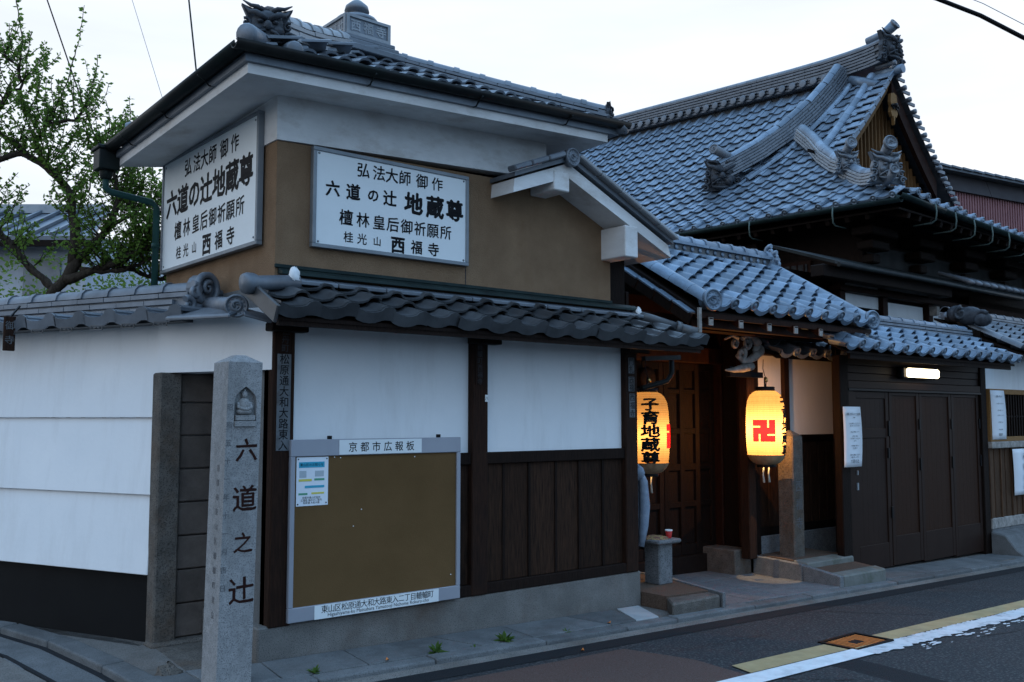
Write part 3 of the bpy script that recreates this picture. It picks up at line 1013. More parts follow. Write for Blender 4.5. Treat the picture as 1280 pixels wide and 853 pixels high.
side(crn[3], crn[0], 0, 300)
bk = MB()
for q in ((1, 2), (2, 3)):
    a, b_ = [V((*crn[i], zR(*crn[i]))) for i in q]
    apx = V((C0.x, C0.y, AP))
    for k in range(1, 12):
        t = k / 12
        p = a.lerp(b_, t); q2 = apx.lerp(a, abs(1 - 2 * t)) if t < .5 else apx.lerp(b_, abs(1 - 2 * t))
        bk.tube([p + V((0, 0, .02)), q2 + V((0, 0, .02))], .03, 6)
o = part('back_tile_rolls', bk, 'tile_grey', roof, kind='stuff')
apx = V((C0.x, C0.y, AP))
cc = [V((x, y, zR(x, y))) for x, y in crn]
def hip(k, t0, t1, lift=.0):
    c = cc[k]
    pts = []
    for i in range(6):
        t = t0 + (t1 - t0) * i / 5
        p = c.lerp(apx, t)
        pts.append(p + V((0, 0, .03 + lift * (1 - t) ** 3)))
    return pts
ridge(roof, hip(0, .17, .88, .16), .17, 3, .062, 'tile_pale', 'tile_pale', .040, .2, name='hip_ridge')
ridge(roof, hip(1, .04, .92, .03), .15, 2, .052, 'tile_grey', 'tile_grey', .034, .22, name='hip_ridge')
ridge(roof, hip(3, .07, .92, .05), .15, 2, .055, 'tile_grey', 'tile_grey', .036, .22, name='hip_ridge')
ridge(roof, hip(2, .07, .92, .05), .15, 2, .055, 'tile_grey', 'tile_grey', .036, .22, name='hip_ridge')
# ends of the hips
d0 = V((-.75, -.6, 0)).normalized()
oni(roof, cc[0] + V((.21, .15, .12)), (-.35, -.93, 0), .31)
mdl = MB().lathe([(.066, .0), (.070, .20), (.060, .215), (0, .22)], cc[0] + V((.15, .11, .13)), (-.76, -.62, -.12), 16)
part('round_end_tile', mdl, 'tile_grey', roof)
mdl = MB().lathe([(.055, .0), (.058, .20), (.05, .215), (0, .22)], cc[0] + V((.34, .16, .13)), (-.15, -.97, -.25), 14)
part('round_end_tile', mdl, 'tile_grey', roof)
oni(roof, cc[1] + V((-.07, .04, .045)), (.8, -.6, 0), .17, 'oni_clay')
mdl = MB().lathe([(.05, .0), (.052, .14), (0, .145)], cc[1] + V((-.02, .06, .03)), (.3, -.9, -.2), 14)
part('round_end_tile', mdl, 'tile_grey', roof)
oni(roof, cc[3] + V((.08, -.05, .03)), (-.8, .5, 0), .17, 'tile_grey')
# finial
fz = 4.535
stp = MB()
fin = part('finial_base', MB().box(C0.x - .30, C0.y - .26, fz - .10, C0.x + .30, C0.y + .26, fz - .05).box(C0.x - .26, C0.y - .23, fz - .045, C0.x + .26, C0.y + .23, fz - .005).box(C0.x - .235, C0.y - .21, fz, C0.x + .235, C0.y + .21, fz + .035), 'tile_grey', roof, .006)
bxx = MB().box(C0.x - .20, C0.y - .18, fz + .038, C0.x + .20, C0.y + .18, fz + .20)
part('finial_box', bxx, 'tile_grey', roof, .01)
frm = MB()
for (x0, x1, y) in ((C0.x - .2, C0.x + .2, C0.y - .18),):
    frm.box(x0, y - .012, fz + .04, x1, y - .001, fz + .062).box(x0, y - .012, fz + .178, x1, y - .001, fz + .20).box(x0, y - .012, fz + .062, x0 + .025, y - .001, fz + .178).box(x1 - .025, y - .012, fz + .062, x1, y - .001, fz + .178)
x = C0.x - .20
frm.box(x - .012, C0.y - .18, fz + .04, x - .001, C0.y + .18, fz + .062).box(x - .012, C0.y - .18, fz + .178, x - .001, C0.y + .18, fz + .20).box(x - .012, C0.y - .18, fz + .062, x - .001, C0.y - .155, fz + .178).box(x - .012, C0.y + .155, fz + .062, x - .001, C0.y + .18, fz + .178)
part('finial_frame', frm, 'tile_pale', roof)
part('finial_dome', MB().lathe([(.17, 0), (.185, .015), (.16, .05), (.10, .075), (.065, .085), (.07, .105), (.10, .12), (.09, .16), (.045, .20), (0, .23)], (C0.x, C0.y, fz + .20), n=20), 'tile_grey', roof)
for i, ch in enumerate('西福寺'):
    char(roof, ch, 'tile_pale', (C0.x - .115 + i * .115, C0.y - .182, fz + .12), .095, (1, 0, 0), (0, 0, 1), .03, .05, name='carved_character')
for i, ch in enumerate('六道辻'):
    char(roof, ch, 'tile_pale', (C0.x - .202, C0.y + .11 - i * .11, fz + .12), .09, (0, -1, 0), (0, 0, 1), .03, .05, name='carved_character')
# gutters
def gutter(parent, a, b_, r=.05, m='gutter_metal', name='gutter'):
    a, b_ = V(a), V(b_)
    d = (b_ - a).normalized(); s = d.cross(V((0, 0, 1))).normalized()
    g = MB()
    vs = []
    n = 8
    for p in (a, b_):
        for rr in (r, r * .88):
            for j in range(n + 1):
                t = pi * j / n
                vs.append(p + s * cos(t) * rr + V((0, 0, -sin(t) * rr)))
    m_ = n + 1
    fs = []
    for j in range(n):
        fs.append((j, j + 1, 2 * m_ + j + 1, 2 * m_ + j))
        fs.append((m_ + j + 1, m_ + j, 3 * m_ + j, 3 * m_ + j + 1))
        fs.append((j + 1, j, m_ + j, m_ + j + 1))
        fs.append((2 * m_ + j, 2 * m_ + j + 1, 3 * m_ + j + 1, 3 * m_ + j))
    fs += [(0, 2 * m_, 3 * m_, m_), (n, m_ + n, 3 * m_ + n, 2 * m_ + n)]
    g.add(vs, fs, True)
    return part(name, g, m, parent)
gA = (-.475, 2.06, zE(-.5, 2.0) + .155); gB = (-.475, -.475, zE(-.5, -.5) + .155); gC = (2.92, -.475, zE(2.9, -.5) + .155)
gutter(cb, gA, gB, .052)
gutter(cb, (gB[0] - .05, gB[1], gB[2]), gC, .052)
for (x, y, dx, dy) in ((-.4, .1, 1, 0), (-.4, .85, 1, 0), (-.4, 1.6, 1, 0), (.45, -.4, 0, 1), (1.35, -.4, 0, 1), (2.25, -.4, 0, 1)):
    z = zE(x, y)
    part('gutter_bracket', MB().tube([(x + dx * .02, y + dy * .02, z + .07), (x - dx * .04, y - dy * .04, z + .065), (x - dx * .075, y - dy * .075, z + .10), (x - dx * .12, y - dy * .12, z + .12)], .006, 5), 'gutter_metal', cb)
dp = MB().box(-.56, 1.98, 3.58, -.40, 2.14, 3.74).box(-.575, 1.965, 3.74, -.385, 2.155, 3.77)
dp.lathe([(.06, 0), (.04, -.07)], (-.48, 2.06, 3.58), n=10)
part('rainwater_head', dp, 'gutter_metal', cb, .006)
part('downpipe', MB().tube([(-.48, 2.06, 3.54), (-.48, 2.06, 3.44), (-.44, 2.05, 3.41), (-.14, 1.98, 3.36), (-.10, 1.97, 3.32), (-.10, 1.97, 1.6)], .027, 12), 'pipe_green', cb)
part('pipe_collar', MB().tube([(-.10, 1.97, 3.02), (-.10, 1.97, 2.98)], .033, 12), 'pipe_green', cb)
# plastered gable verge over the right end
gv = MB()
out_ = [(1.84, 3.335), (1.85, 3.445), (2.42, 3.66), (3.64, 3.13), (3.68, 3.02), (2.42, 3.545)]
gv.prism([(x, -.28, z) for x, z in out_[:3] + [out_[5]]], (0, 2.1, 0))
gv.prism([(x, -.28, z) for x, z in out_[2:5] + [out_[5]]][:4], (0, 2.1, 0))
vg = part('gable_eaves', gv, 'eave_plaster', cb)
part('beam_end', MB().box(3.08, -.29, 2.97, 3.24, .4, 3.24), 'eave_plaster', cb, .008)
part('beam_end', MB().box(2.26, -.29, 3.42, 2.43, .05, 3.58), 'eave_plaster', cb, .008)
# roof covering of that gable
gp = MB()
for (xa, za, xb, zb) in ((2.46, 3.665, 3.68, 3.14), (2.38, 3.665, 1.83, 3.455)):
    gp.hexa([(xa, -.31, za), (xb, -.31, zb), (xb, 1.9, zb), (xa, 1.9, za), (xa, -.31, za + .035), (xb, -.31, zb + .035), (xb, 1.9, zb + .035), (xa, 1.9, za + .035)] if xb > xa else
            [(xb, -.31, zb), (xa, -.31, za), (xa, 1.9, za), (xb, 1.9, zb), (xb, -.31, zb + .035), (xa, -.31, za + .035), (xa, 1.9, za + .035), (xb, 1.9, zb + .035)])
gr = part('gable_roof', gp, 'tile_grey', cb)
for k in range(5):
    a = V((2.50, -.32, 3.72)).lerp(V((3.70, -.32, 3.185)), k / 5); b_ = V((2.50, -.32, 3.72)).lerp(V((3.70, -.32, 3.185)), (k + 1) / 5)
    part('verge_tile', MB().bar(a, b_ - (b_ - a) * .02, .09, .035, (0, 0, 1)), 'tile_pale', gr, .008)
for k in range(3):
    a = V((2.32, -.32, 3.71)).lerp(V((1.78, -.32, 3.50)), k / 3); b_ = V((2.32, -.32, 3.71)).lerp(V((1.78, -.32, 3.50)), (k + 1) / 3)
    part('verge_tile', MB().bar(a, b_ - (b_ - a) * .03, .10, .045, (0, 0, 1)), 'tile_grey', gr, .01)
ridge(gr, [(2.42, -.2, 3.69), (2.42, 1.85, 3.69)], .12, 0, .055, 'tile_grey', step=.25, name='gable_ridge')
medallion(gr, (2.42, -.34, 3.70), (0, -1, 0), .078, 'tile_grey', .14)

# ---- lower street wall of the corner building
part('sill_beam', MB().box(.15, -.004, .25, 3.52, .11, .333), 'dark_wood', cb, .006)
for x in (.0, 1.655, 3.36):
    part('post', MB().box(x, -.012, .25 if x else .24, x + .155, .13, 2.26), 'post_wood', cb, .008)
part('rail', MB().box(.155, .002, 1.24, 1.655, .10, 1.33), 'dark_wood', cb, .005)
part('rail', MB().box(1.81, .002, 1.24, 3.36, .10, 1.33), 'dark_wood', cb, .005)
part('plaster_panel', MB().box(.155, .045, 1.33, 1.655, .10, 2.22), 'plaster', cb)
part('plaster_panel', MB().box(1.81, .045, 1.33, 3.36, .10, 2.22), 'plaster', cb)
for i, (a, c) in enumerate(((.155, .42), (.42, .70), (.70, .98), (.98, 1.26), (1.26, 1.655), (1.81, 2.0), (2.0, 2.27), (2.27, 2.56), (2.56, 2.83), (2.83, 3.11), (3.11, 3.36))):
    d = .004 * (i % 2) + random.uniform(0, .004)
    part('plank', MB().box(a + .004, .040 - d, .333, c - .004, .07, 1.24), 'wood', cb, .004)
    if i not in (0, 5):
        part('batten', MB().box(a - .016, .024, .333, a + .010, .040, 1.24), 'dark_wood', cb, .003)
part('wall_plate', MB().box(-.02, -.02, 2.22, 3.60, .12, 2.34), 'dark_wood', cb, .006)
for x in (.06, 1.73, 3.44):
    part('bracket', MB().box(x - .12, -.10, 2.165, x + .15, .0, 2.22), 'dark_wood', cb, .006)
# lean-to roof
P = .275
lz, ly = 2.245, -.46
sl = math.atan2(.24, .47)
U = V((0, cos(sl), sin(sl)))
ldk = MB()
ldk.hexa([(-.20, ly + .03, lz - .045), (3.93, ly + .03, lz - .045), (3.60, .0, 2.45), (-.02, .0, 2.45), (-.20, ly + .03, lz - .02), (3.93, ly + .03, lz - .02), (3.60, .0, 2.475), (-.02, .0, 2.475)])
lr = part('lean_to_roof', ldk, 'dark_wood', cb)
part('eave_board', MB().box(-.17, ly + .04, lz - .075, 3.90, ly + .075, lz - .035), 'dark_wood', lr)
le = tiles('eave_tile', 'tile_dark', P, .19, .060, 0, .85)
lm = tiles('roof_tile', 'tile_dark', P, .19, 0, 0, .85)
lay(lr, planar((-.19, ly, lz + .004), (1, 0, 0), U, P, .185), (1, 0, 0), 15, 3, lm, le, lambda c, r: not (r == 2 and c in (13, 14)) and not (c == 14 and r == 1), 1.5)
part('verge_tile', MB().bar((-.205, ly - .01, lz - .015), (-.205, -.05, 2.44), .025, .12, (0, 0, 1)), 'tile_dark', lr, .008)
fl = MB()
for k in range(9):
    x0 = .04 + k * .385
    part('ridge_strip_tile', MB().hexa([(x0, -.115, 2.478), (x0 + .378, -.115, 2.478), (x0 + .378, -.01, 2.515), (x0, -.01, 2.515), (x0, -.118, 2.508), (x0 + .378, -.118, 2.508), (x0 + .378, -.01, 2.545), (x0, -.01, 2.545)]), 'tile_grey', lr, .006)
fz0 = 2.545
part('copper_flashing', MB().hexa([(.02, -.075, fz0), (3.50, -.075, fz0), (3.50, .0, fz0 + .01), (.02, .0, fz0 + .01), (.02, -.072, fz0 + .022), (3.50, -.072, fz0 + .022), (3.50, .0, fz0 + .055), (.02, .0, fz0 + .055)]), 'copper_green', lr, .003)
part('copper_flashing', MB().box(-.005, -.018, fz0 + .05, 3.20, .0, fz0 + .075), 'copper_green', lr, .003)
part('corner_cap_tile', MB().lathe([(0, -.075), (.062, -.07), (.072, -.04), (.068, .0), (.050, .035), (.047, .32)], (-.21, -.13, 2.455), (1, .0, .12), 16), 'tile_grey', lr)
rt = MB()
pts = [(3.42, -.03, 2.52), (3.60, -.12, 2.475), (3.80, -.25, 2.40), (3.92, -.36, 2.35)]
rt = MB().tube(pts[:3], .045, 10)
part('hip_cap_tile', rt, 'tile_dark', lr)
part('hip_cap_tile', MB().tube([pts[2], pts[3]], [.05, .055], 10).tube([(3.78, -.237, 2.407), (3.815, -.26, 2.394)], .062, 10), 'tile_dark', lr)
for (x, y, z, r) in ((.065, -.15, 2.53, .055), (3.47, -.07, 2.535, .045)):
    q = MB().ball((x, y, z), (r * .8, r * .7, r), 9, 7)
    q.v = [(a + random.uniform(-.008, .008), b_ + random.uniform(-.008, .008), c + random.uniform(-.01, .01)) for a, b_, c in q.v]
    part('mortar_plug', q, 'lime', lr)
part('small_gutter', MB().bar((3.50, -.10, 2.12), (3.98, -.10, 2.15), .05, .04).tube([(3.88, -.1, 2.12), (3.88, -.1, 2.0), (3.84, -.08, 1.93), (3.56, -.02, 1.86)], .024, 8), 'gutter_metal', cb)

# ---- signs
def shop_sign(o, rt, W_, H_, lab, name='sign_board'):
    o, rt = V(o), V(rt)
    up = V((0, 0, 1)); n_ = rt.cross(up)
    t = thing(name, lab, 'sign', o, None)
    F = frame(rt, up, n_, o)
    b = MB().box(.02, .02, -.0, W_ - .02, H_ - .02, .035)
    part('panel', b.xf(F), 'sign_white', t)
    for a in ((0, 0, W_, .028), (0, H_ - .028, W_, H_), (0, .028, .028, H_ - .028), (W_ - .028, .028, W_, H_ - .028)):
        part('frame_rail', MB().box(a[0], a[1], -.0, a[2], a[3], .045).xf(F), 'sign_frame', t, .003)
    rows = [
        (.13, [('弘', .29, .112), ('法', .39, .112), ('大', .475, .115), ('師', .565, .11), ('御', .68, .11), ('作', .79, .105)], .012),
        (.385, [('六', .10, .115), ('道', .227, .118), ('の', .354, .10), ('辻', .464, .118)], .028),
        (.40, [('地', .625, .165), ('蔵', .775, .165), ('尊', .918, .165)], .040),
        (.67, [('檀', .185, .115), ('林', .29, .11), ('皇', .394, .11), ('后', .485, .11), ('御', .577, .108), ('祈', .67, .108), ('願', .76, .112), ('所', .853, .108)], .012),
        (.875, [('桂', .20, .080), ('光', .286, .082), ('山', .383, .070)], .008),
        (.885, [('西', .52, .125)], .035), (.885, [('福', .647, .105), ('寺', .766, .105)], .018)]
    sx = (W_ / H_) / (1.34 / .69)
    if H_ > .8:
        rows[1:3] = [(.40, [(c_, .10 + .134 * i_, .175) for i_, c_ in enumerate('六道の辻地蔵尊')], .030)]
    for fy, cs, bold in rows:
        for ch, fx, sz in cs:
            p = o + rt * (fx * W_ * .96 + .02 * W_) + up * (H_ * (1 - fy * .95 - .03)) + n_ * .0365
            char(t, ch, 'ink', p, sz * H_ / .69 * 1.0, rt, up, bold + .006, .004, sx=min(1.0, sx), rot=random.uniform(-.03, .03))
    for fx in (.035, .965):
        for fz_ in (.06, .94):
            p = o + rt * (fx * W_) + up * (fz_ * H_) + n_ * .036
            part('screw', MB().lathe([(.009, -.002), (.007, .004), (0, .005)], p, n_, 8), 'sign_frame', t)
    return t
random.seed(21)
shop_sign((.25, -.0005, 2.76), (1, 0, 0), 1.34, .70, 'white sign with black brush characters on the tan wall facing the main street')
shop_sign((-.013, 1.98, 2.77), (0, -1, 0), 1.81, .93, 'larger white sign with black brush characters on the side wall above the garden wall')

# ---- notice board
nb = thing('notice_board', 'grey metal notice board with bare brown cork panel, fixed to the planked wall', 'notice board', (.82, -.03, .26))
part('cork_panel', MB().box(.155, -.030, .35, 1.485, -.014, 1.345), 'board_brown', nb)
for a in ((.12, .26, 1.52, .355), (.12, 1.34, 1.52, 1.452), (.12, .355, .155, 1.34), (1.485, .355, 1.52, 1.34)):
    part('frame_rail', MB().box(a[0], -.045, a[1], a[2], -.013, a[3]), 'board_metal', nb, .004)
part('title_plate', MB().box(.48, -.049, 1.346, 1.16, -.0445, 1.446), 'sign_white', nb)
part('address_plate', MB().box(.31, -.049, .262, 1.32, -.0445, .352), 'sign_white', nb)
for i, ch in enumerate('京都市広報板'):
    char(nb, ch, 'ink', (.585 + i * .095, -.0495, 1.395), .072, (1, 0, 0), (0, 0, 1), .012, .003)
for i, ch in enumerate('東山区松原通大和大路東入二丁目轆轤町'):
    char(nb, ch, 'ink', (.385 + i * .0508, -.0495, .322), .054, (1, 0, 0), (0, 0, 1), .008, .003)
smallprint(nb, ['Higashiyama-ku Matsubara Yamatooji Nichome Rokuro-cho'], 'ink', (.82, -.0495, .272), .034, (1, 0, 0), (0, 0, 1))
for x in (.42, 1.33):
    part('hook', MB().box(x - .012, -.03, 1.452, x + .012, -.005, 1.475), 'black_metal', nb)
random.seed(9)
for _ in range(7):
    x, z = random.choice([(random.uniform(.2, 1.45), random.uniform(1.30, 1.33)), (random.uniform(1.40, 1.46), random.uniform(.4, 1.3)), (random.uniform(.6, 1.1), random.uniform(.7, 1.0))])
    part('drawing_pin', MB().box(x, -.033, z, x + .007, -.0295, z + .006), 'cup_white', nb)
po = thing('poster', 'small white poster with cyan headings pinned to the upper left of the notice board', 'poster', (.28, -.034, 1.01))
part('sheet', MB().box(.168, -.0345, 1.012, .404, -.0325, 1.335), 'paper', po)
for (x0, z0_, x1, z1_, m_) in ((.185, 1.265, .375, 1.303, 'cyan_print'), (.185, 1.175, .28, 1.190, 'yellow_print'), (.30, 1.178, .375, 1.192, 'green_print'), (.23, 1.130, .375, 1.146, 'cyan_print'), (.185, 1.085, .25, 1.098, 'green_print'), (.28, 1.088, .375, 1.100, 'yellow_print'), (.19, 1.20, .24, 1.245, 'grey_print'), (.305, 1.205, .37, 1.243, 'grey_print')):
    part('printed_block', MB().box(x0, -.0362, z0_, x1, -.0347, z1_), m_, po)
smallprint(po, ['東山区のお知らせ'], 'ink', (.28, -.0370, 1.276), .022, (1, 0, 0), (0, 0, 1))
smallprint(po, ['京都市東山区役所', '広報紙 掲示のご案内', '松原通 大和大路'], 'ink_faded', (.28, -.0353, 1.06), .017, (1, 0, 0), (0, 0, 1))
for x, z in ((.18, 1.322), (.392, 1.322), (.18, 1.025), (.39, 1.028)):
    part('drawing_pin', MB().box(x - .004, -.038, z - .004, x + .004, -.0347, z + .004), 'ink', po)

# ---- plates nailed to the posts
def plate(x0, x1, z0_, z1_, text, lab, m_='plate_grey', ink='ink', sz=None):
    t = thing('name_plate', lab, 'plate', ((x0 + x1) / 2, -.015, z0_))
    part('plate', MB().box(x0, -.018, z0_, x1, -.0125, z1_), m_, t, .002)
    n_ = len(text)
    sz = sz or min((x1 - x0) * .95, (z1_ - z0_) / n_)
    for i, ch in enumerate(text):
        char(t, ch, ink, ((x0 + x1) / 2, -.0185, z1_ - (z1_ - z0_) * (i + .5) / n_), sz, (1, 0, 0), (0, 0, 1), .014, .003)
plate(.025, .125, 1.38, 2.02, '松原通大和大路東入', 'long rusted enamel street plate with worn characters on the leftmost post')
plate(.045, .115, 2.03, 2.20, '仁丹町', 'short dark plate above the long enamel plate on the leftmost post', 'post_wood', 'ink_faded')
plate(1.68, 1.765, 1.85, 2.17, '轆轤町西福寺', 'faded wooden plate on the middle post between the two plaster panels', 'post_wood', 'ink_faded')
plate(1.775, 1.805, 1.72, 1.775, '八', 'tiny white number plate on the right edge of the middle post', 'sign_white')
plate(3.395, 3.47, 1.99, 2.13, '門札', 'upper dark plate on the post beside the left lantern', 'plate_grey', 'ink_faded')
plate(3.395, 3.47, 1.83, 1.96, '西福', 'oval grey plate below the upper one on the post beside the left lantern', 'plate_grey', 'ink')
plate(3.405, 3.475, 1.60, 1.81, '西福寺', 'lowest pale grey plate on the post beside the left lantern', 'plate_grey', 'ink')
# ================================================================== GRANITE PILLAR
pl = thing('granite_pillar', 'tall speckled granite marker pillar with red carved characters and a small niche', 'stone pillar', (-.46, -.34, .03))
LEAN = M.Shear if False else None
def lean(b):
    b.v = [(x - .034 * (1.95 - z) / 1.95 if z < 3 else x, y, z) for x, y, z in b.v]
    return b
hx = .107
body = MB()
cx, cy = -.388, -.335
zt = 1.93
# front face carries an arched niche: build the shaft as frame around it
nx0, nx1, nz0, nz1 = cx - .062, cx + .078, 1.545, 1.79
body.box(cx - hx, cy - hx + .035, -.1, cx + hx, cy + hx, zt)
body.box(cx - hx, cy - hx, -.1, cx + hx, cy - hx + .035, nz0)
body.box(cx - hx, cy - hx, nz0, nx0, cy - hx + .035, zt)
body.box(nx1, cy - hx, nz0, cx + hx, cy - hx + .035, zt)
ncx = (nx0 + nx1) / 2; wN = (nx1 - nx0) / 2
arch = [(nx0, 1.70), (nx0 + .012, 1.735), (ncx - .03, 1.762), (ncx, 1.785), (ncx + .03, 1.762), (nx1 - .012, 1.735), (nx1, 1.70)]
for i in range(6):
    (a, az), (b_, bz) = arch[i], arch[i + 1]
    body.hexa([(a, cy - hx, az), (b_, cy - hx, bz), (b_, cy - hx + .035, bz), (a, cy - hx + .035, az), (a, cy - hx, zt), (b_, cy - hx, zt), (b_, cy - hx + .035, zt), (a, cy - hx + .035, zt)])
body.add([(cx - hx, cy - hx, zt), (cx + hx, cy - hx, zt), (cx + hx, cy + hx, zt), (cx - hx, cy + hx, zt), (cx - .03, cy - .03, zt + .045), (cx + .03, cy - .03, zt + .045), (cx + .03, cy + .03, zt + .045), (cx - .03, cy + .03, zt + .045)],
         [(0, 1, 5, 4), (1, 2, 6, 5), (2, 3, 7, 6), (3, 0, 4, 7), (4, 5, 6, 7)])
part('shaft', lean(body), 'granite', pl)
bd = MB()
fy = cy - hx + .022
bd.ball((ncx, fy, 1.735), (.020, .020, .026), 10, 7).ball((ncx, fy, 1.762), (.010, .012, .008), 6, 4)
bd.ball((ncx, fy, 1.672), (.040, .026, .048), 10, 8)
bd.ball((ncx, fy - .004, 1.635), (.052, .030, .022), 10, 6)
bd.tube([(ncx - .036, fy, 1.69), (ncx - .042, fy - .012, 1.66), (ncx - .012, fy - .026, 1.648), (ncx + .012, fy - .026, 1.648), (ncx + .042, fy - .012, 1.66), (ncx + .036, fy, 1.69)], .011, 6)
bd.box(ncx - .060, fy - .03, 1.583, ncx + .060, fy + .01, 1.613)
bd.box(ncx - .066, fy - .034, 1.547, ncx + .066, fy + .01, 1.579)
part('buddha_relief', lean(bd), 'granite', pl)
def lx(z): return -.034 * (1.95 - z) / 1.95
for ch, z, s_ in (('六', 1.405, .145), ('道', 1.12, .16), ('之', .865, .125), ('辻', .585, .165)):
    char(pl, ch, 'engraving', (cx + .025 + lx(z), cy - hx - .0015, z), s_, (1, 0, 0), (0, 0, 1), .018, .004, name='carved_character')
for i, ch in enumerate('昭和五十一年十一月吉日'):
    z = 1.66 - i * .105
    char(pl, ch, 'engraving_faint', (cx - .09 + lx(z), cy - hx - .0015, z), .042, (1, 0, 0), (0, 0, 1), .006, .004, name='carved_character')
for i, ch in enumerate('京都市東山区轆轤町建立'):
    z = 1.30 - i * .085
    char(pl, ch, 'engraving_faint', (cx - hx - .0015 + lx(z), cy - .02, z), .045, (0, -1, 0), (0, 0, 1), .006, .004, name='carved_character')

# ================================================================== GARDEN WALL
gw = thing('garden_wall', 'white plastered garden wall with black base and grey tiled cap along the side street', 'wall', (-.9, 2.2, 0))
O_ = V((-.40, 1.01, 0)); e = V((-.407, .914, 0)).normalized(); n_ = V((-.914, -.407, 0)).normalized()
def wl_(s0, s1, z0_, z1_, d0, d1, th=.3):
    """battered course of wall: d0/d1 outward offset of foot/top"""
    a, c = O_ + e * s0, O_ + e * s1
    q = []
    for z, d in ((z0_, d0), (z1_, d1)):
        for p, k in ((a, d), (c, d), (c, -th), (a, -th)):
            v = p + n_ * k
            q.append((v.x, v.y, z))
    b = MB()
    return b.add(q, [(0, 1, 2, 3), (7, 6, 5, 4), (1, 0, 4, 5), (2, 1, 5, 6), (3, 2, 6, 7), (0, 3, 7, 4)])
SL = 6.5
part('black_base', wl_(0.004, SL, -.1, .50, -.008, -.020), 'black_paint' if 'black_paint' in MAT else 'ink', gw)
part('plaster_course', wl_(0, SL, .50, 1.052, .036, .002), 'plaster', gw, .004)
part('plaster_course', wl_(0, SL, 1.054, 1.597, .026, -.012), 'plaster', gw, .004)
part('plaster_course', wl_(0, SL, 1.599, 2.33, .010, -.030), 'plaster', gw, .004)
ub = MB()
a, c = V((-.385, 1.0, 0)), V((.0, .015, 0))
n2 = V((-.93, -.368, 0))
q = [a + n2 * .02, c, V((.0, .4, 0)), a + V((.2, .15, 0))]
ub.prism([(v.x, v.y, 1.915) for v in q], (0, 0, .42))
part('plaster_beam', ub, 'plaster', gw)
part('stone_post', MB().box(-.425, .87, -.08, -.265, 1.02, 1.915), 'old_stone', gw, .012)
z = .06
k = 0
while z < 1.9:
    h = min(.235, 1.912 - z)
    part('block', MB().box(-.262, .905 + random.uniform(-.003, .003), z + .004, -.003, 1.0, z + h - .004), 'block', gw, .008)
    z += .235
part('footing', MB().box(-.45, .82, -.1, .0, 1.0, .058), 'old_stone', gw, .02)
fs_ = MB()
a0, b0 = O_ + e * .0 + n_ * .02, O_ + e * SL + n_ * .02
part('earth_strip', MB().bar((a0.x, a0.y, .0), (b0.x, b0.y, .0), .14, .06), 'old_stone', gw)
# tiled cap
ctr = O_ - n_ * .15
pitch = .31
ce = tile_mesh('cap_eave_tile', 'tile_grey', pitch, .20, .050, 0, .85, .024)
inU = (-n_ * 1 + V((0, 0, .22))).normalized()
fa = O_ + n_ * .20
cols = 22
cap = part('wall_cap', wl_(-.35, SL, 2.26, 2.30, .13, .13, .43), 'tile_dark', gw)
for c_ in range(cols):
    p = fa + e * (SL - .10 - c_ * pitch) + V((0, 0, 2.275))
    A_ = -e
    Nn = A_.cross(inU).normalized()
    inst('cap_eave_tile', ce, cap, frame(A_, inU, Nn, p + Nn * .004))
    # scroll relief on the lip
    m_ = p + A_ * (pitch * .40) + V((0, 0, -.033)) + n_ * .004
    s_ = MB()
    for (dx0, dz0, dx1, dz1) in ((-.062, .012, .062, .008), (-.062, -.014, .062, -.018), (-.062, -.014, -.055, .012), (.055, -.016, .062, .010), (-.03, -.006, -.004, .004), (.008, .002, .03, -.008)):
        s_.bar(m_ + A_ * dx0 + V((0, 0, dz0)), m_ + A_ * dx1 + V((0, 0, dz1)), .006, .005)
    part('relief', s_, 'tile_dark', cap, kind='stuff')
    q = p + inU * .20 + Nn * .010
    part('back_tile_roll', MB().tube([q + A_ * (pitch * .86) - inU * .03, q + A_ * (pitch * .86) + inU * .10], .032, 8), 'tile_grey', cap)
# inner (garden) slope, hidden from the street
part('inner_slope', wl_(-.3, SL, 2.30, 2.34, -.2, -.25, .46), 'tile_grey', cap)
pa = ctr + e * SL + V((0, 0, 2.36)); pb = ctr - e * .24 + V((0, 0, 2.36))
ridge(cap, [pb, pa], .25, 3, .075, 'tile_grey', 'tile_grey', .050, .285, name='cap_ridge')
# scrolled end ornament, facing the corner
sx_ = V((.914, .407, 0)); ez = V((0, 0, 1)); oc = pb - e * .06 + V((0, 0, .03))
so_ = MB()
ring_ = [V(oc) + (sx_ * cos(t) + ez * sin(t)) * .105 + ez * .13 for t in [2 * pi * i / 16 for i in range(16)]]
so_.prism([p - e * .0 for p in ring_], e * .09)
so_.tube([oc + ez * .13 + (sx_ * cos(t) + ez * sin(t)) * .100 - e * .01 for t in [2 * pi * i / 16 * .86 - .8 for i in range(17)]], .026, 7)
spiral(so_, oc + ez * .135 - e * .02, .05, 1.2, .02, sx_, ez, 1.0)
spiral(so_, oc - sx_ * .12 + ez * .10 - e * .01, .055, 1.4, .026, -sx_, ez, 1.2)
spiral(so_, oc + sx_ * .13 + ez * .07 - e * .01, .05, 1.4, .024, sx_, ez, 1.0)
spiral(so_, oc - sx_ * .17 - ez * .005 - e * .01, .055, 1.3, .026, -sx_, ez, .8)
so_.tube([oc - sx_ * .02 - ez * .01, oc - sx_ * .12 - ez * .03, oc - sx_ * .22 - ez * .03], [.04, .035, .02], 7)
part('scroll_end_tile', so_, 'tile_grey', cap)
dz = V((-.235, .06, 2.325))
tp = pb - e * .10 + V((0, 0, .045))
part('hip_tube', MB().tube([tp, dz - (dz - tp) * .05], [.055, .06], 12), 'tile_grey', cap)
medallion(cap, dz, (dz - tp).normalized() * .4 + V((-.55, -.8, 0)), .078, 'tile_grey', .08)
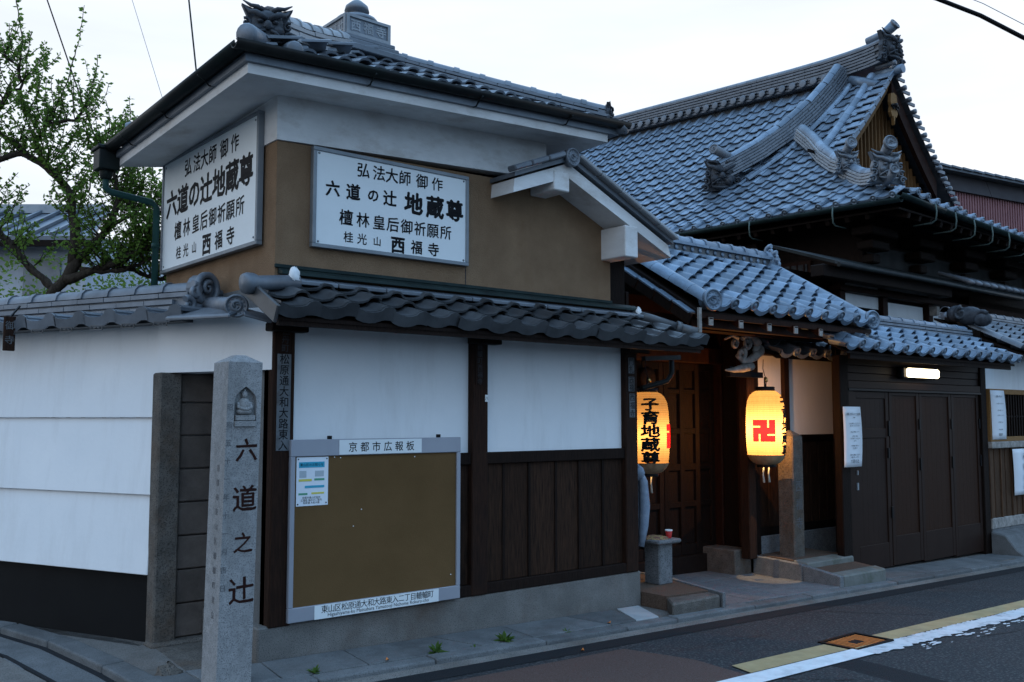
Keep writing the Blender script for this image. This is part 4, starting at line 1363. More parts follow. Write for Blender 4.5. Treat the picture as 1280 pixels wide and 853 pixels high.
part('corner_tile', MB().hexa([(-.50, .62, 2.25), (-.30, .02, 2.235), (-.16, .10, 2.30), (-.20, .66, 2.34), (-.50, .62, 2.28), (-.30, .02, 2.265), (-.16, .10, 2.33), (-.20, .66, 2.37)]), 'tile_grey', cap, .01)
part('corner_tile', MB().hexa([(-.22, -.02, 2.25), (-.03, -.10, 2.20), (.0, .0, 2.25), (-.18, .10, 2.30), (-.22, -.02, 2.275), (-.03, -.10, 2.225), (.0, .0, 2.275), (-.18, .10, 2.325)]), 'tile_grey', cap, .008)
# dark carved board at the far left
cbd = thing('wooden_board', 'narrow dark carved board hanging in front of the wall cap at the left edge', 'board', (-1.13, 2.1, 2.1))
part('board', MB().box(-1.17, 2.08, 2.10, -1.09, 2.11, 2.36), 'post_wood', cbd, .004)
for i, ch in enumerate('御寺'):
    char(cbd, ch, 'plate_grey', (-1.13, 2.078, 2.29 - i * .11), .07, (1, 0, 0), (0, 0, 1), .01, .003)
part('hanger', MB().bar((-1.13, 2.1, 2.35), (-1.05, 2.16, 2.45), .012, .012), 'black_metal', cbd)

# ================================================================== TEMPLE GATE
gt = thing('temple_gate', 'dark wooden temple gate with blue grey tiled roof and closed doors', 'gate', (5.2, 1.0, 0))
DY = 1.05
part('threshold', MB().box(4.05, 1.0, -.1, 6.0, 1.14, .10), 'dark_wood', gt, .008)
for x0, x1, lf in ((4.22, 5.08, 0), (5.09, 5.95, 1)):
    dr = part('door', MB().box(x0, DY + .035, .10, x1, DY + .05, 2.20), 'dark_wood', gt)
    w3 = (x1 - x0 - .07) / 3
    for k in range(4):
        xx = x0 + k * w3 + (0 if k == 0 else 0)
        part('stile', MB().box(xx, DY, .10, xx + .07, DY + .036, 2.20), 'dark_wood', dr, .004)
    for zz, hh in ((.10, .12), (.62, .06), (1.02, .07), (1.42, .06), (1.86, .05), (2.12, .08)):
        part('door_rail', MB().box(x0, DY + .006, zz, x1, DY + .034, zz + hh), 'dark_wood', dr, .003)
    part('door_ring', MB().lathe([(.045, 0), (.045, .012), (.02, .03), (0, .034)], ((x1 - .035) if lf == 0 else (x0 + .035), DY, 1.2), (0, -1, 0), 12), 'black_metal', dr)
for x0, x1, m_ in ((4.04, 4.22, 'post_wood'), (5.95, 6.12, 'red_wood')):
    part('post', MB().box(x0, .95, -.05, x1, 1.13, 2.8), m_, gt, .01)
part('lintel', MB().box(3.62, .93, 2.20, 6.5, 1.12, 2.38), 'red_wood', gt, .01)
part('transom_panel', MB().box(4.22, 1.03, 2.38, 5.95, 1.07, 2.9), 'red_wood', gt)
part('oval_boss', MB().lathe([(.10, 0), (.085, .02), (0, .035)], (5.05, 1.03, 2.62), (0, -1, 0), 16), 'ink', gt)
part('round_boss', MB().lathe([(.12, 0), (.11, .02), (.05, .03), (0, .035)], (4.75, .98, 2.02), (0, -1, 0), 18), 'dark_wood', gt)
for k in range(6):
    part('wall_board', MB().box(3.56, .16 + k * .15, -.0, 3.60, .303 + k * .15, 2.75), 'dark_wood', gt, .004)
part('tie_beam', MB().box(3.9, .30, 2.40, 4.02, 1.1, 2.56), 'red_wood', gt, .008)
part('front_beam', MB().box(3.62, .22, 2.46, 6.9, .34, 2.60), 'red_wood', gt, .01)
part('side_post', MB().box(5.98, .56, .10, 6.12, .95, 2.7), 'dark_wood', gt, .008)
part('corner_post', MB().box(5.80, .48, .08, 5.93, .60, 2.46), 'post_wood', gt, .008)
part('post_foot', MB().box(5.72, .62, -.12, 6.05, 1.16, .17), 'old_stone', gt, .012)
part('eave_beam', MB().box(4.1, -.16, 2.44, 7.0, -.08, 2.52), 'red_wood', gt, .006)
# roof
sl = math.atan2(.80, 1.36)
U = V((0, cos(sl), sin(sl)))
ge, gzr, gy = V((4.14, -.31, 2.60)), 3.42, 1.05
dk = MB()
dk.hexa([(4.05, -.26, 2.54), (7.10, -.26, 2.54), (7.10, 1.05, 3.36), (4.05, 1.05, 3.36), (4.05, -.26, 2.58), (7.10, -.26, 2.58), (7.10, 1.05, 3.40), (4.05, 1.05, 3.40)])
dk.hexa([(4.05, 1.05, 3.36), (7.10, 1.05, 3.36), (7.10, 2.3, 2.66), (4.05, 2.3, 2.66), (4.05, 1.05, 3.40), (7.10, 1.05, 3.40), (7.10, 2.3, 2.70), (4.05, 2.3, 2.70)])
grf = part('roof', dk, 'dark_wood', gt)
tb = tiles('eave_tile', 'tile_blue', .305, .19, .03, .056, 1.45)
tm_ = tiles('roof_tile', 'tile_blue', .305, .19, 0, 0, 1.45)
lay(grf, planar(ge + V((.10, 0, .01)), (1, 0, 0), U, .305, .19), (1, 0, 0), 9, 8, tm_, tb)
for k in range(6):
    p = V((4.06, -.24 + k * .215, 2.555 + k * .215 * .60))
    part('verge_tile', MB().bar(p, p + U * .225 + V((0, 0, .012)), .20, .025, (0, 0, 1)), 'tile_blue', grf, .006)
    part('verge_board', MB().bar(p + V((-.08, 0, -.06)), p + U * .24 + V((-.08, 0, -.055)), .03, .10, (0, 0, 1)), 'dark_wood', grf, .004)
for x in (4.18, 6.98):
    a = V((x, -.33, 2.68)); b_ = V((x, 1.02, 3.47))
    ridge(grf, [a - V((0, 0, .035)), b_ - V((0, 0, .035))], .1, 0, .088, 'tile_blue', 'tile_blue', step=.27, name='verge_ridge', collar=False)
    medallion(grf, a + V((0, -.02, .0)), (-.25, -1, 0), .105, 'tile_blue', .10)
rg = ridge(grf, [(4.3, 1.05, 3.39), (6.96, 1.05, 3.39)], .30, 1, .02, 'tile_blue', 'tile_blue', .045, .25, name='ridge_base')
rg = ridge(grf, [(4.3, 1.05, 3.505), (6.96, 1.05, 3.505)], .27, 1, .082, 'tile_blue', 'tile_blue', .045, .25, name='main_ridge')
rb = MB()
for k in range(19):
    x = 4.40 + k * .135
    part('ridge_roundel', MB().lathe([(.030, 0), (.030, .010), (.018, .012), (0, .018)], (x, .950, 3.470), (0, -1, .1), 10), 'tile_blue', rg)
part('ridge_band', MB().box(4.3, .950, 3.42, 6.96, 1.15, 3.51), 'tile_dark', rg)
sc_ = MB()
for (dx, dz_, r_) in ((.0, .16, .07), (.08, .08, .055), (.11, -.02, .05), (-.09, .06, .05)):
    spiral(sc_, (6.99, .98 - dx, 3.47 + dz_ * .9), r_, 1.3, .03, (0, -1, 0), (0, 0, 1), 1.2)
sc_.ball((6.98, 1.03, 3.50), (.05, .13, .13), 10, 7)
part('scroll_end_tile', sc_, 'tile_blue', grf)
for k in range(7):
    x = 4.22 + k * .455
    part('rafter', MB().bar((x, -.28, 2.485), (x, .6, 3.01), .055, .07, (0, 0, 1)), 'red_wood', gt, .004)
    part('rafter_cap', MB().box(x - .030, -.292, 2.448, x + .030, -.280, 2.522), 'weathered', gt)
part('rafter_cap', MB().box(4.02, -.31, 2.37, 4.06, -.29, 2.60), 'weathered', gt)
part('fascia_board', MB().box(4.06, -.262, 2.515, 7.08, -.235, 2.565), 'red_wood', gt)
# carved cloud
cl_ = MB()
c0 = V((5.72, .40, 2.30))
AX, AZ = V((-1, -.12, 0)).normalized(), V((0, 0, 1))
spiral(cl_, c0 + V((-.02, 0, .10)), .085, 1.3, .028, AX, AZ, 1.6)
spiral(cl_, c0 + V((-.24, 0, .09)), .07, 1.3, .024, AX, AZ, 1.6)
spiral(cl_, c0 + V((-.12, 0, -.02)), .085, 1.25, .030, AX, AZ, 2.2)
cl_.tube([c0 + V((.22, 0, .03)), c0 + V((.12, 0, -.04)), c0 + V((.0, 0, -.09)), c0 + V((-.10, 0, -.10)), c0 + V((-.19, -.0, -.04))], [.05, .05, .036, .03, .026], 9)
cl_.tube([c0 + V((.18, 0, .10)), c0 + V((.08, 0, .17)), c0 + V((-.02, 0, .19)), c0 + V((-.10, 0, .14))], [.05, .035, .03, .025], 8)
cl_.tube([c0 + V((-.18, 0, .14)), c0 + V((-.28, 0, .17)), c0 + V((-.40, 0, .12))], [.024, .022, .01], 7)
cl_.tube([c0 + V((.06, 0, -.15)), c0 + V((-.12, 0, -.18)), c0 + V((-.26, 0, -.20)), c0 + V((-.40, 0, -.205))], [.045, .045, .03, .008], 7)
cl_.ball(c0 + V((.20, .01, .03)), (.10, .045, .075), 12, 8)
part('carved_cloud', cl_, 'weathered', gt)

# ---- wing wall right of the gate
ww = thing('wing_wall', 'plastered wing wall with dark wooden base and small tiled cap, right of the temple gate', 'wall', (6.8, .6, 0))
part('granite_base', MB().box(6.0, .58, -.1, 7.9, .75, .29), 'granite_step', ww, .008)
part('plaster_panel', MB().box(5.95, .62, 1.40, 6.63, .68, 2.30), 'plaster', ww)
part('plaster_panel', MB().box(6.73, .62, 1.40, 7.95, .68, 2.30), 'plaster', ww)
for x0, x1 in ((5.90, 6.0), (6.63, 6.73), (7.85, 7.98)):
    part('post', MB().box(x0, .57, .20, x1, .70, 2.38), 'post_wood', ww, .006)
part('rail', MB().box(6.0, .585, 1.32, 7.85, .70, 1.40), 'dark_wood', ww, .005)
part('rail', MB().box(6.0, .585, .29, 7.85, .70, .38), 'dark_wood', ww, .005)
for k in range(11):
    x0 = 6.0 + k * .168
    part('plank', MB().box(x0 + .003, .61, .38, x0 + .165, .64, 1.32), 'wood', ww, .003)
part('top_beam', MB().box(5.9, .50, 2.30, 7.95, .70, 2.40), 'dark_wood', ww, .006)
wr = part('cap_roof', MB().hexa([(6.0, .24, 2.24), (7.5, .24, 2.24), (7.5, .75, 2.52), (6.0, .75, 2.52), (6.0, .24, 2.27), (7.5, .24, 2.27), (7.5, .75, 2.55), (6.0, .75, 2.55)]), 'dark_wood', ww)
U2 = V((0, .87, .48)).normalized()
lay(wr, planar((6.02, .2, 2.27), (1, 0, 0), U2, .305, .2), (1, 0, 0), 5, 3, tiles('roof_tile', 'tile_grey', .305, .2, 0, 0, 1.4), tiles('eave_tile', 'tile_grey', .305, .2, .03, .056, 1.4))
ridge(wr, [(6.0, .72, 2.53), (7.5, .72, 2.53)], .2, 1, .07, 'tile_grey', name='cap_ridge')
part('paper_lamp_bracket', MB().box(5.40, .40, 2.03, 5.98, .46, 2.09).box(5.40, .40, 2.09, 5.46, .46, 2.14), 'ink', ww)

# ================================================================== LANTERNS
LPROF = [(.095, .0), (.135, .018), (.172, .055), (.196, .11), (.205, .20), (.208, .34), (.207, .48), (.202, .60), (.190, .68), (.166, .735), (.130, .770), (.096, .785)]
def lrad(z):
    for i in range(len(LPROF) - 1):
        (r0, z0_), (r1, z1_) = LPROF[i], LPROF[i + 1]
        if z0_ <= z <= z1_:
            t = (z - z0_) / (z1_ - z0_)
            t = t
            return r0 + (r1 - r0) * t
    return .1
def wrap(me_src, F, z_off, ang, s, name, material, parent, origin, sx=1.0):
    """bend flat writing round the lantern; ang = direction the writing faces"""
    b = MB()
    b.join(mesh_mb(me_src))
    vs = []
    for x, y, z in b.v:
        zz = z_off + y * s
        r = lrad(max(.001, min(.784, zz))) + .004 + z * s * .1
        a = ang + (x * s * sx) / .2
        vs.append((origin[0] + cos(a) * r, origin[1] + sin(a) * r, origin[2] + zz))
    b.v = vs
    b.sm = [False] * len(b.sm)
    return part(name, b, material, parent)
def lantern(loc, lab, turn, emb, power):
    t = thing('paper_lantern', lab, 'lantern', loc, 'lit paper lanterns at the temple gate')
    o = V(loc)
    # fine horizontal ribs: profile resampled with small dents at each hoop
    prof = []
    K = 36
    for k in range(K + 1):
        z = .785 * k / K
        r = lrad(z)
        prof.append((r, z))
        if k < K: prof.append((lrad(z + .785 / K / 2) - .0035, z + .785 / K / 2))
    part('paper_body', MB().lathe(prof, (o.x, o.y, o.z), n=40, cap=False), 'lantern_paper', t)
    part('bottom_ring', MB().lathe([(.100, -.028), (.104, -.012), (.100, .004), (.085, .004), (.085, -.028)], o, n=24, cap=False), 'black_metal', t)
    part('oiled_skirt', MB().lathe([(.100, .002), (.140, .020), (.177, .057), (.200, .105)], o + V((0, 0, -.001)), n=30, cap=False), 'weathered_paper', t)
    part('top_cap', MB().lathe([(.092, .780), (.102, .786), (.102, .825), (.088, .828), (.085, .80)], o, n=24), 'ink', t)
    part('hanger', MB().tube([o + V((0, 0, .82)), o + V((0, 0, .93))], .010, 6).tube([o + V((.02, 0, .83)), o + V((.035, 0, .90)), o + V((0, 0, .95)), o + V((-.03, 0, 1.02)), o + V((-.02, 0, 1.12))], .004, 5), 'black_metal', t)
    part('hook', MB().lathe([(.016, 0), (.02, .02), (.008, .05)], o + V((.012, -.01, .88)), n=8), 'brass', t)
    for dx in (-.05, .045):
        part('tassel', MB().tube([o + V((dx, 0, -.02)), o + V((dx * 1.05, .01, -.10)), o + V((dx, .0, -.19))], [.006, .008, .013], 6), 'rope', t)
    view = math.atan2(-5.84 - o.y, -2.84 - o.x) + turn
    for i, ch in enumerate('子育地蔵尊'):
        g_ = glyph(ch, 'ink', .046, .0)
        wrap(g_, None, .665 - i * .128, view, .130, 'character', 'ink', t, o, 1.4)
    # temple emblem in red
    em_ = MB()
    def cell(x0, y0, x1, y1):
        nx, ny = max(1, int((x1 - x0) / .12)), max(1, int((y1 - y0) / .3))
        for i in range(nx):
            for j in range(ny):
                u0, u1 = x0 + (x1 - x0) * i / nx, x0 + (x1 - x0) * (i + 1) / nx
                v0, v1 = y0 + (y1 - y0) * j / ny, y0 + (y1 - y0) * (j + 1) / ny
                em_.add([(u0, v0, 0), (u1, v0, 0), (u1, v1, 0), (u0, v1, 0)], [(0, 1, 2, 3)])
    cell(.35, .0, .65, 1.0); cell(.0, .35, .35, .65); cell(.65, .35, 1.0, .65)
    cell(.0, .72, .35, 1.0); cell(.72, .65, 1.0, 1.0); cell(.65, .0, 1.0, .28); cell(.0, .0, .28, .35)
    S_ = .23
    ang = view + emb
    vs = []
    for x, y, z in em_.v:
        zz = .245 + y * S_
        a = ang + (x - .5) * S_ / .2
        r = lrad(zz) + .004
        vs.append((o.x + cos(a) * r, o.y + sin(a) * r, o.z + zz))
    em_.v = vs
    part('temple_emblem', em_, 'red_print', t)
    l_ = bpy.data.lights.new('lantern_bulb', 'POINT')
    l_.energy = power
    l_.color = (1, .60, .22)
    l_.shadow_soft_size = 0
    lo = bpy.data.objects.new('lantern_bulb', l_)
    link(lo, t, T(o.x, o.y, o.z + .36))
    return t
mat('weathered_paper', (.20, .13, .08), (.36, .25, .15), .8, 20, (1, 1, .2))
lantern((4.16, .45, 1.06), 'lit paper lantern with black brush characters facing the street, left of the gate doors', .12, 1.45, 24)
lantern((5.84, .28, 1.10), 'lit paper lantern with a red emblem, hanging in front of the plaster wing wall', 1.33, -1.43, 56)
part_ = None

# ================================================================== STEPS, POSTS, SMALL THINGS AT THE GATE
sp = thing('stone_platform', 'low granite edged platform with brown pebble top, right of the gate entrance', 'platform', (6.4, 0, -.1))
def hx8(b, pts, z0_, zt_):
    """pts four (x,y); zt_ four top heights"""
    return b.hexa([(x, y, z0_) for x, y in pts] + [(x, y, z) for (x, y), z in zip(pts, zt_)])
part('granite_side', hx8(MB(), [(6.0, -.02), (6.07, -.02), (6.07, .80), (6.0, .80)], -.15, [.065, .065, .105, .105]), 'granite_step', sp, .006)
part('granite_side', hx8(MB(), [(6.0, -.46), (6.07, -.46), (6.07, -.026), (6.0, -.026)], -.15, [-.005, -.005, .058, .058]), 'granite_step', sp, .006)
part('pebble_bed', hx8(MB(), [(6.072, .14), (6.95, .14), (6.95, .57), (6.072, .57)], -.15, [.085, .085, .10, .10]), 'pebble', sp)
part('stone_tread', hx8(MB(), [(6.072, -.04), (6.98, -.04), (6.95, .136), (6.072, .136)], -.15, [.075, .07, .085, .09]), 'mossy', sp, .012)
part('pebble_bed', hx8(MB(), [(6.072, -.30), (6.95, -.30), (6.98, -.044), (6.072, -.044)], -.15, [.0, -.01, .01, .02]), 'pebble', sp)
part('front_stone', hx8(MB(), [(6.072, -.46), (6.90, -.46), (6.94, -.304), (6.072, -.304)], -.17, [.0, -.01, .005, .012]), 'mossy', sp, .015)
gp_ = thing('granite_post', 'square weathered granite post standing on the pebble platform behind the right lantern', 'stone post', (6.45, .32, .08))
part('shaft', MB().box(6.25, .23, .06, 6.45, .43, 1.40).add([(6.25, .23, 1.40), (6.45, .23, 1.40), (6.45, .43, 1.40), (6.25, .43, 1.40), (6.35, .33, 1.47)], [(0, 1, 4), (1, 2, 4), (2, 3, 4), (3, 0, 4)]), 'old_stone', gp_, .012)
for i, ch in enumerate('西福寺'):
    char(gp_, ch, 'engraving_faint', (6.35, .2285, .85 - i * .2), .13, (1, 0, 0), (0, 0, 1), .01, .003, name='carved_character')
ls = thing('low_step', 'low pebble topped stone step at the foot of the planked wall, left of the gate', 'step', (3.8, -.1, -.1))
part('pebble_bed', MB().prism([(3.56, -.28, -.12), (4.06, -.33, -.12), (4.28, .40, -.12), (4.28, .9, -.12), (3.56, .9, -.12)], (0, 0, .185)), 'pebble', ls)
part('edge_stone', MB().prism([(3.38, -.50, -.12), (4.02, -.50, -.12), (4.055, -.335, -.12), (3.56, -.285, -.12)], (0, 0, .175)), 'old_stone', ls, .015)
part('granite_edge', MB().prism([(4.025, -.52, -.12), (4.065, -.52, -.12), (4.33, .38, -.12), (4.33, .9, -.12), (4.285, .9, -.12), (4.285, .39, -.12)], (0, 0, .195)), 'granite_step', ls, .005)
pd = thing('stone_pedestal', 'small granite pedestal with a draped cloth on its rounded top beside the planked wall', 'pedestal', (4.02, .22, .06))
part('stem', MB().box(3.93, .12, .06, 4.12, .31, .44), 'granite_step', pd, .012)
part('cap_slab', MB().box(3.87, .07, .435, 4.19, .37, .475), 'granite_step', pd, .012)
cl2 = MB().ball((4.00, .21, .470), (.125, .115, .032), 14, 8)
cl2.v = [(x + .01 * sin(y * 90), y, z + .008 * sin(x * 70 + y * 40)) for x, y, z in cl2.v]
part('cloth', cl2, 'cloth_red', pd)
cu = thing('paper_cup', 'small red cup with white rim standing on the pedestal', 'cup', (4.11, .16, .475))
part('cup_body', MB().lathe([(.024, 0), (.034, .068), (.031, .068), (.022, .01), (0, .01)], (4.11, .16, .477), n=16, cap=False), 'red_cup', cu)
part('rim', MB().lathe([(.0345, .064), (.0365, .070), (.0345, .076), (.031, .070)], (4.11, .16, .477), n=16, cap=False), 'cup_white', cu)
ct = MB()
random.seed(8)
for k in range(6):
    y = .10 + k * .045
    dxk = .02 * sin(k * 2.1)
    ct.tube([(3.64 + dxk, y, 1.16 - .02 * k), (3.70 + dxk, y, 1.02), (3.72 + dxk * .6, y + .005, .80), (3.70 + dxk, y, .62), (3.66 + dxk, y, .44)], [.012, .040, .050, .042, .03], 8)
ct.ball((3.66, .2, 1.10), (.06, .15, .09), 10, 6)
solo('hanging_cloth', ct, 'cloth_blue', 'grey blue folded cloth hanging beside the gate post below the left lantern', 'cloth', (3.66, .2, .44))
# ================================================================== GARAGE
ga = thing('garage', 'garage front with dark brown folding doors under a small blue grey tiled pent roof', 'garage', (8.6, .2, -.15))
part('frame_post', MB().box(6.82, -.02, gz(7) - .02, 7.00, .07, 2.30), 'dark_wood', ga, .008)
part('door_frame', MB().box(7.00, -.0, gz(7) - .02, 7.13, .12, 2.0), 'brown_paint', ga, .006)
part('frame_post', MB().box(10.30, -.02, gz(10) - .02, 10.46, .16, 2.30), 'dark_wood', ga, .008)
part('lintel', MB().box(7.00, -.015, 1.93, 10.30, .12, 2.02), 'brown_paint', ga, .006)
for k in range(3):
    part('lintel_board', MB().box(7.00, .012 - .006 * k, 2.022 + k * .088, 10.30, .06, 2.106 + k * .088), 'brown_paint', ga, .003)
part('back_wall', MB().box(7.05, .16, -.2, 10.46, .22, 2.6), 'dark_wood', ga)
part('track_rail', MB().box(7.0, -.022, 1.905, 10.3, -.002, 1.93), 'black_metal', ga)
for k in range(12):
    part('ground_stone', MB().box(0, 0, 0, .01, .01, .01), 'sidewalk', ga) if False else None
def leaf(x0, x1, zb, panels, d=0):
    dr = part('door_leaf', MB().box(x0 + .004, .035 + d, zb, x1 - .004, .055 + d, 1.90), 'brown_paint', ga)
    fr_ = .075
    for a in ((x0 + .004, x0 + fr_), (x1 - fr_, x1 - .004)):
        part('stile', MB().box(a[0], .012 + d, zb, a[1], .036 + d, 1.90), 'brown_paint', dr, .004)
    prev = zb
    for (z0_, z1_, m_, gr) in panels:
        part('door_rail', MB().box(x0 + fr_, .014 + d, prev, x1 - fr_, .036 + d, z0_), 'brown_paint', dr, .004)
        n = 6
        wv = (x1 - x0 - 2 * fr_) / n
        for k in range(n):
            part('panel_board', MB().box(x0 + fr_ + k * wv + .0008, .026 + d, z0_, x0 + fr_ + (k + 1) * wv - .0008, .037 + d, z1_), m_, dr)
        prev = z1_
    part('door_rail', MB().box(x0 + fr_, .014 + d, prev, x1 - fr_, .036 + d, 1.90), 'brown_paint', dr, .004)
    return dr
l0 = leaf(7.13, 7.92, -.14, [(.14, 1.36, 'brown_paint', 0), (1.47, 1.82, 'brown_paint', 0)])
for (x, z0_, z1_) in ((7.885, 1.38, 1.56), (7.86, 1.12, 1.24), (7.905, .42, .55)):
    part('hinge', MB().box(x, -.004, z0_, x + .035, .012, z1_), 'black_metal', l0)
part('lock', MB().box(7.16, -.002, .78, 7.19, .012, .86).box(7.165, -.004, .95, 7.185, .012, 1.0), 'grey_metal', l0)
for x0, x1 in ((7.93, 8.66), (8.66, 9.50), (9.50, 10.29)):
    dl = leaf(x0, x1, gz(x1) + .03, [(.20, 1.86, 'board_panel', 0)])
    part('hinge', MB().box(x1 - .03, -.002, .95, x1 + .0, .012, 1.10), 'black_metal', dl)
    part('hinge', MB().box(x1 - .03, -.002, 1.45, x1 + .0, .012, 1.58), 'black_metal', dl)
wl2 = thing('wall_light', 'glowing white fluorescent wall light over the garage doors', 'light', (8.55, -.05, 2.08))
part('housing', MB().box(8.10, -.09, 2.065, 8.93, -.0, 2.21), 'black_metal', wl2, .02)
part('diffuser', MB().box(8.16, -.15, 2.082, 8.90, -.085, 2.192), 'lamp_glow', wl2, .02)
sl = math.atan2(.34, .68)
U = V((0, cos(sl), sin(sl)))
gr2 = part('pent_roof', MB().hexa([(6.3, -.42, 2.275), (10.42, -.42, 2.275), (10.55, .30, 2.64), (6.3, .30, 2.64), (6.3, -.42, 2.30), (10.42, -.42, 2.30), (10.55, .30, 2.665), (6.3, .30, 2.665)]), 'dark_wood', ga)
part('eave_board', MB().box(6.4, -.40, 2.225, 10.35, -.37, 2.28), 'dark_wood', gr2)
lay(gr2, planar((6.22, -.47, 2.315), (1, 0, 0), U, .30, .19), (1, 0, 0), 14, 4, tiles('roof_tile', 'tile_blue', .30, .19, 0, 0, 1.45), tiles('eave_tile', 'tile_blue', .30, .19, .02, .055, 1.45))
ridge(gr2, [(6.6, .25, 2.69), (10.45, .25, 2.69)], .26, 3, .055, 'tile_blue', 'tile_blue', .040, .30, name='roof_ridge')

# ---- sheets of paper
def notice(x0, x1, z0_, z1_, y, lab, lines, curl=.02, tilt=.0, sz=.03, big=None):
    t = thing('paper_notice', lab, 'notice', ((x0 + x1) / 2, y, z0_))
    n = 10
    vs, fs = [], []
    for k in range(n + 1):
        z = z0_ + (z1_ - z0_) * k / n
        c = curl * sin(pi * k / n)
        dx = tilt * (k / n - .5)
        for xx, yy in ((x0 + dx + c * .4, y - c * .2), ((x0 + x1) / 2 + dx, y - c * .6 - .01), (x1 + dx + c * .5, y - c)):
            vs.append((xx, yy, z))
    for k in range(n):
        for j in range(2):
            a = k * 3 + j
            fs.append((a, a + 1, a + 4, a + 3))
    b = MB().add(vs, fs, True)
    o = part('sheet', b, 'paper', t)
    m = o.modifiers.new('thickness', 'SOLIDIFY'); m.thickness = .002
    for (fz_, s_, txt) in lines:
        z = z0_ + (z1_ - z0_) * fz_
        k = (fz_) * n
        c = curl * sin(pi * fz_)
        smallprint(t, [txt], 'ink', ((x0 + x1) / 2 + tilt * (fz_ - .5) + .01, y - c - .016, z), s_, (1, 0, 0), (0, 0, 1))
    if big:
        for i, ch in enumerate(big):
            fz_ = .84 - i * .22
            c = curl * sin(pi * fz_)
            char(t, ch, 'ink', (x1 - .09 + tilt * (fz_ - .5), y - c - .018, z0_ + (z1_ - z0_) * fz_), .085, (1, 0, 0), (0, 0, 1), .02, .003)
    return t
notice(6.80, 7.16, 1.05, 1.72, -.06, 'curled white paper notice hanging on the left post of the garage doors',
       [(.86, .030, '重要 お知らせとお願い'), (.81, .016, '西福寺'), (.71, .020, 'いつも参拝いただきまして'), (.67, .020, 'ありがとうございます'), (.57, .020, '本堂の拝観について'), (.50, .019, '行事のご案内'), (.46, .019, '下記の通りといたします'), (.42, .019, 'お守り'), (.34, .019, '受付時間 十時より'), (.30, .019, '十六時まで'), (.19, .019, '皆様のご理解とご協力を'), (.15, .019, 'お願い申し上げます'), (.07, .045, '六道の辻')], .012)
notice(10.52, 10.95, 1.30, 1.97, -.05, 'white paper notice taped on the left of the latticed window',
       [(.86, .030, '重要 お知らせ'), (.72, .020, 'いつも参拝いただきまして'), (.58, .020, '本堂の拝観について'), (.48, .019, '下記の通りといたします'), (.34, .019, '受付時間 十時より'), (.19, .019, '皆様のご理解を'), (.08, .04, '西福寺')], .012, -.02)
notice(11.12, 11.52, .52, 1.16, -.06, 'yellowing paper strip with large brush characters on the board wall under the window', [], .02, -.02, big='心願成就')

# ================================================================== NEIGHBOUR HOUSE
nh = thing('neighbour_house', 'old house at the right edge with white plaster, latticed window and brown board wall', 'house', (13, .5, -.2))
part('foundation', MB().box(10.50, -.02, -.4, 18, .3, .10), 'granite_step', nh, .01)
part('sill_beam', MB().box(10.48, -.03, .10, 18, .12, .24), 'weathered', nh, .008)
for k in range(34):
    x0 = 10.48 + k * .17
    part('wall_board', MB().box(x0 + .003, -.0 - .008 * (k % 2), .24, x0 + .167, .04, 1.18), 'pale_wood' if False else 'board_wall', nh, .004)
    if k % 2 == 0:
        part('batten', MB().box(x0 - .016, -.03, .24, x0 + .016, -.008, 1.18), 'board_wall', nh, .003)
part('window_sill', MB().box(10.47, -.07, 1.18, 18, .08, 1.27), 'weathered', nh, .008)
wf = part('window_frame', MB().box(10.50, -.045, 1.27, 14, .03, 1.335).box(10.50, -.045, 1.92, 14, .03, 1.99).box(10.50, -.045, 1.335, 10.57, .03, 1.92).box(12.2, -.045, 1.335, 12.28, .03, 1.92), 'golden_wood', nh, .004)
part('window_glass', MB().box(10.57, .04, 1.335, 14, .05, 1.92), 'black_glass', wf)
for k in range(40):
    x0 = 10.62 + k * .085
    if abs(x0 - 12.24) < .06: continue
    part('lattice_bar', MB().box(x0, -.02, 1.335, x0 + .03, .012, 1.92), 'dark_wood', wf)
part('lattice_rail', MB().box(10.57, -.012, 1.60, 14, .016, 1.625), 'dark_wood', wf)
part('plaster_wall', MB().box(10.47, .0, 1.99, 18, .1, 2.50), 'plaster', nh)
part('core_wall', MB().box(10.6, .1, -.3, 18, .3, 2.8), 'dark_wood', nh)
sl = math.atan2(.45, .9)
U = V((0, cos(sl), sin(sl)))
nr = part('roof', MB().hexa([(10.62, -.42, 2.42), (18, -.42, 2.42), (18, .75, 3.0), (10.62, .75, 3.0), (10.62, -.42, 2.45), (18, -.42, 2.45), (18, .75, 3.03), (10.62, .75, 3.03)]), 'dark_wood', nh)
lay(nr, planar((10.72, -.47, 2.47), (1, 0, 0), U, .30, .2), (1, 0, 0), 20, 6, tiles('roof_tile', 'tile_grey', .30, .2, 0, 0, 1.4), tiles('eave_tile', 'tile_grey', .30, .2, .02, .055, 1.4))
ridge(nr, [(10.70, -.42, 2.53), (10.70, .62, 3.06)], .1, 0, .07, 'tile_grey', step=.27, name='verge_ridge', collar=False)
ridge(nr, [(10.7, .62, 3.03), (18, .62, 3.03)], .2, 2, .07, 'tile_grey', step=.3, name='roof_ridge')
random.seed(31)
ob = MB().ball((10.62, .25, 3.02), (.10, .20, .13), 12, 9).ball((10.60, .05, 2.95), (.09, .13, .10), 10, 7).ball((10.62, .42, 3.06), (.09, .14, .12), 10, 7)
spiral(ob, (10.56, .05, 2.98), .09, 1.3, .03, (0, -1, 0), (0, 0, 1), .5)
spiral(ob, (10.54, .32, 3.05), .10, 1.3, .03, (0, -1, 0), (0, 0, 1), 1.5)
part('scroll_end_tile', ob, 'oni_clay', nr)
dst = thing('door_step', 'rounded grey stone ramp in front of the neighbouring board wall', 'step', (11.4, -.25, -.25))
ds = MB()
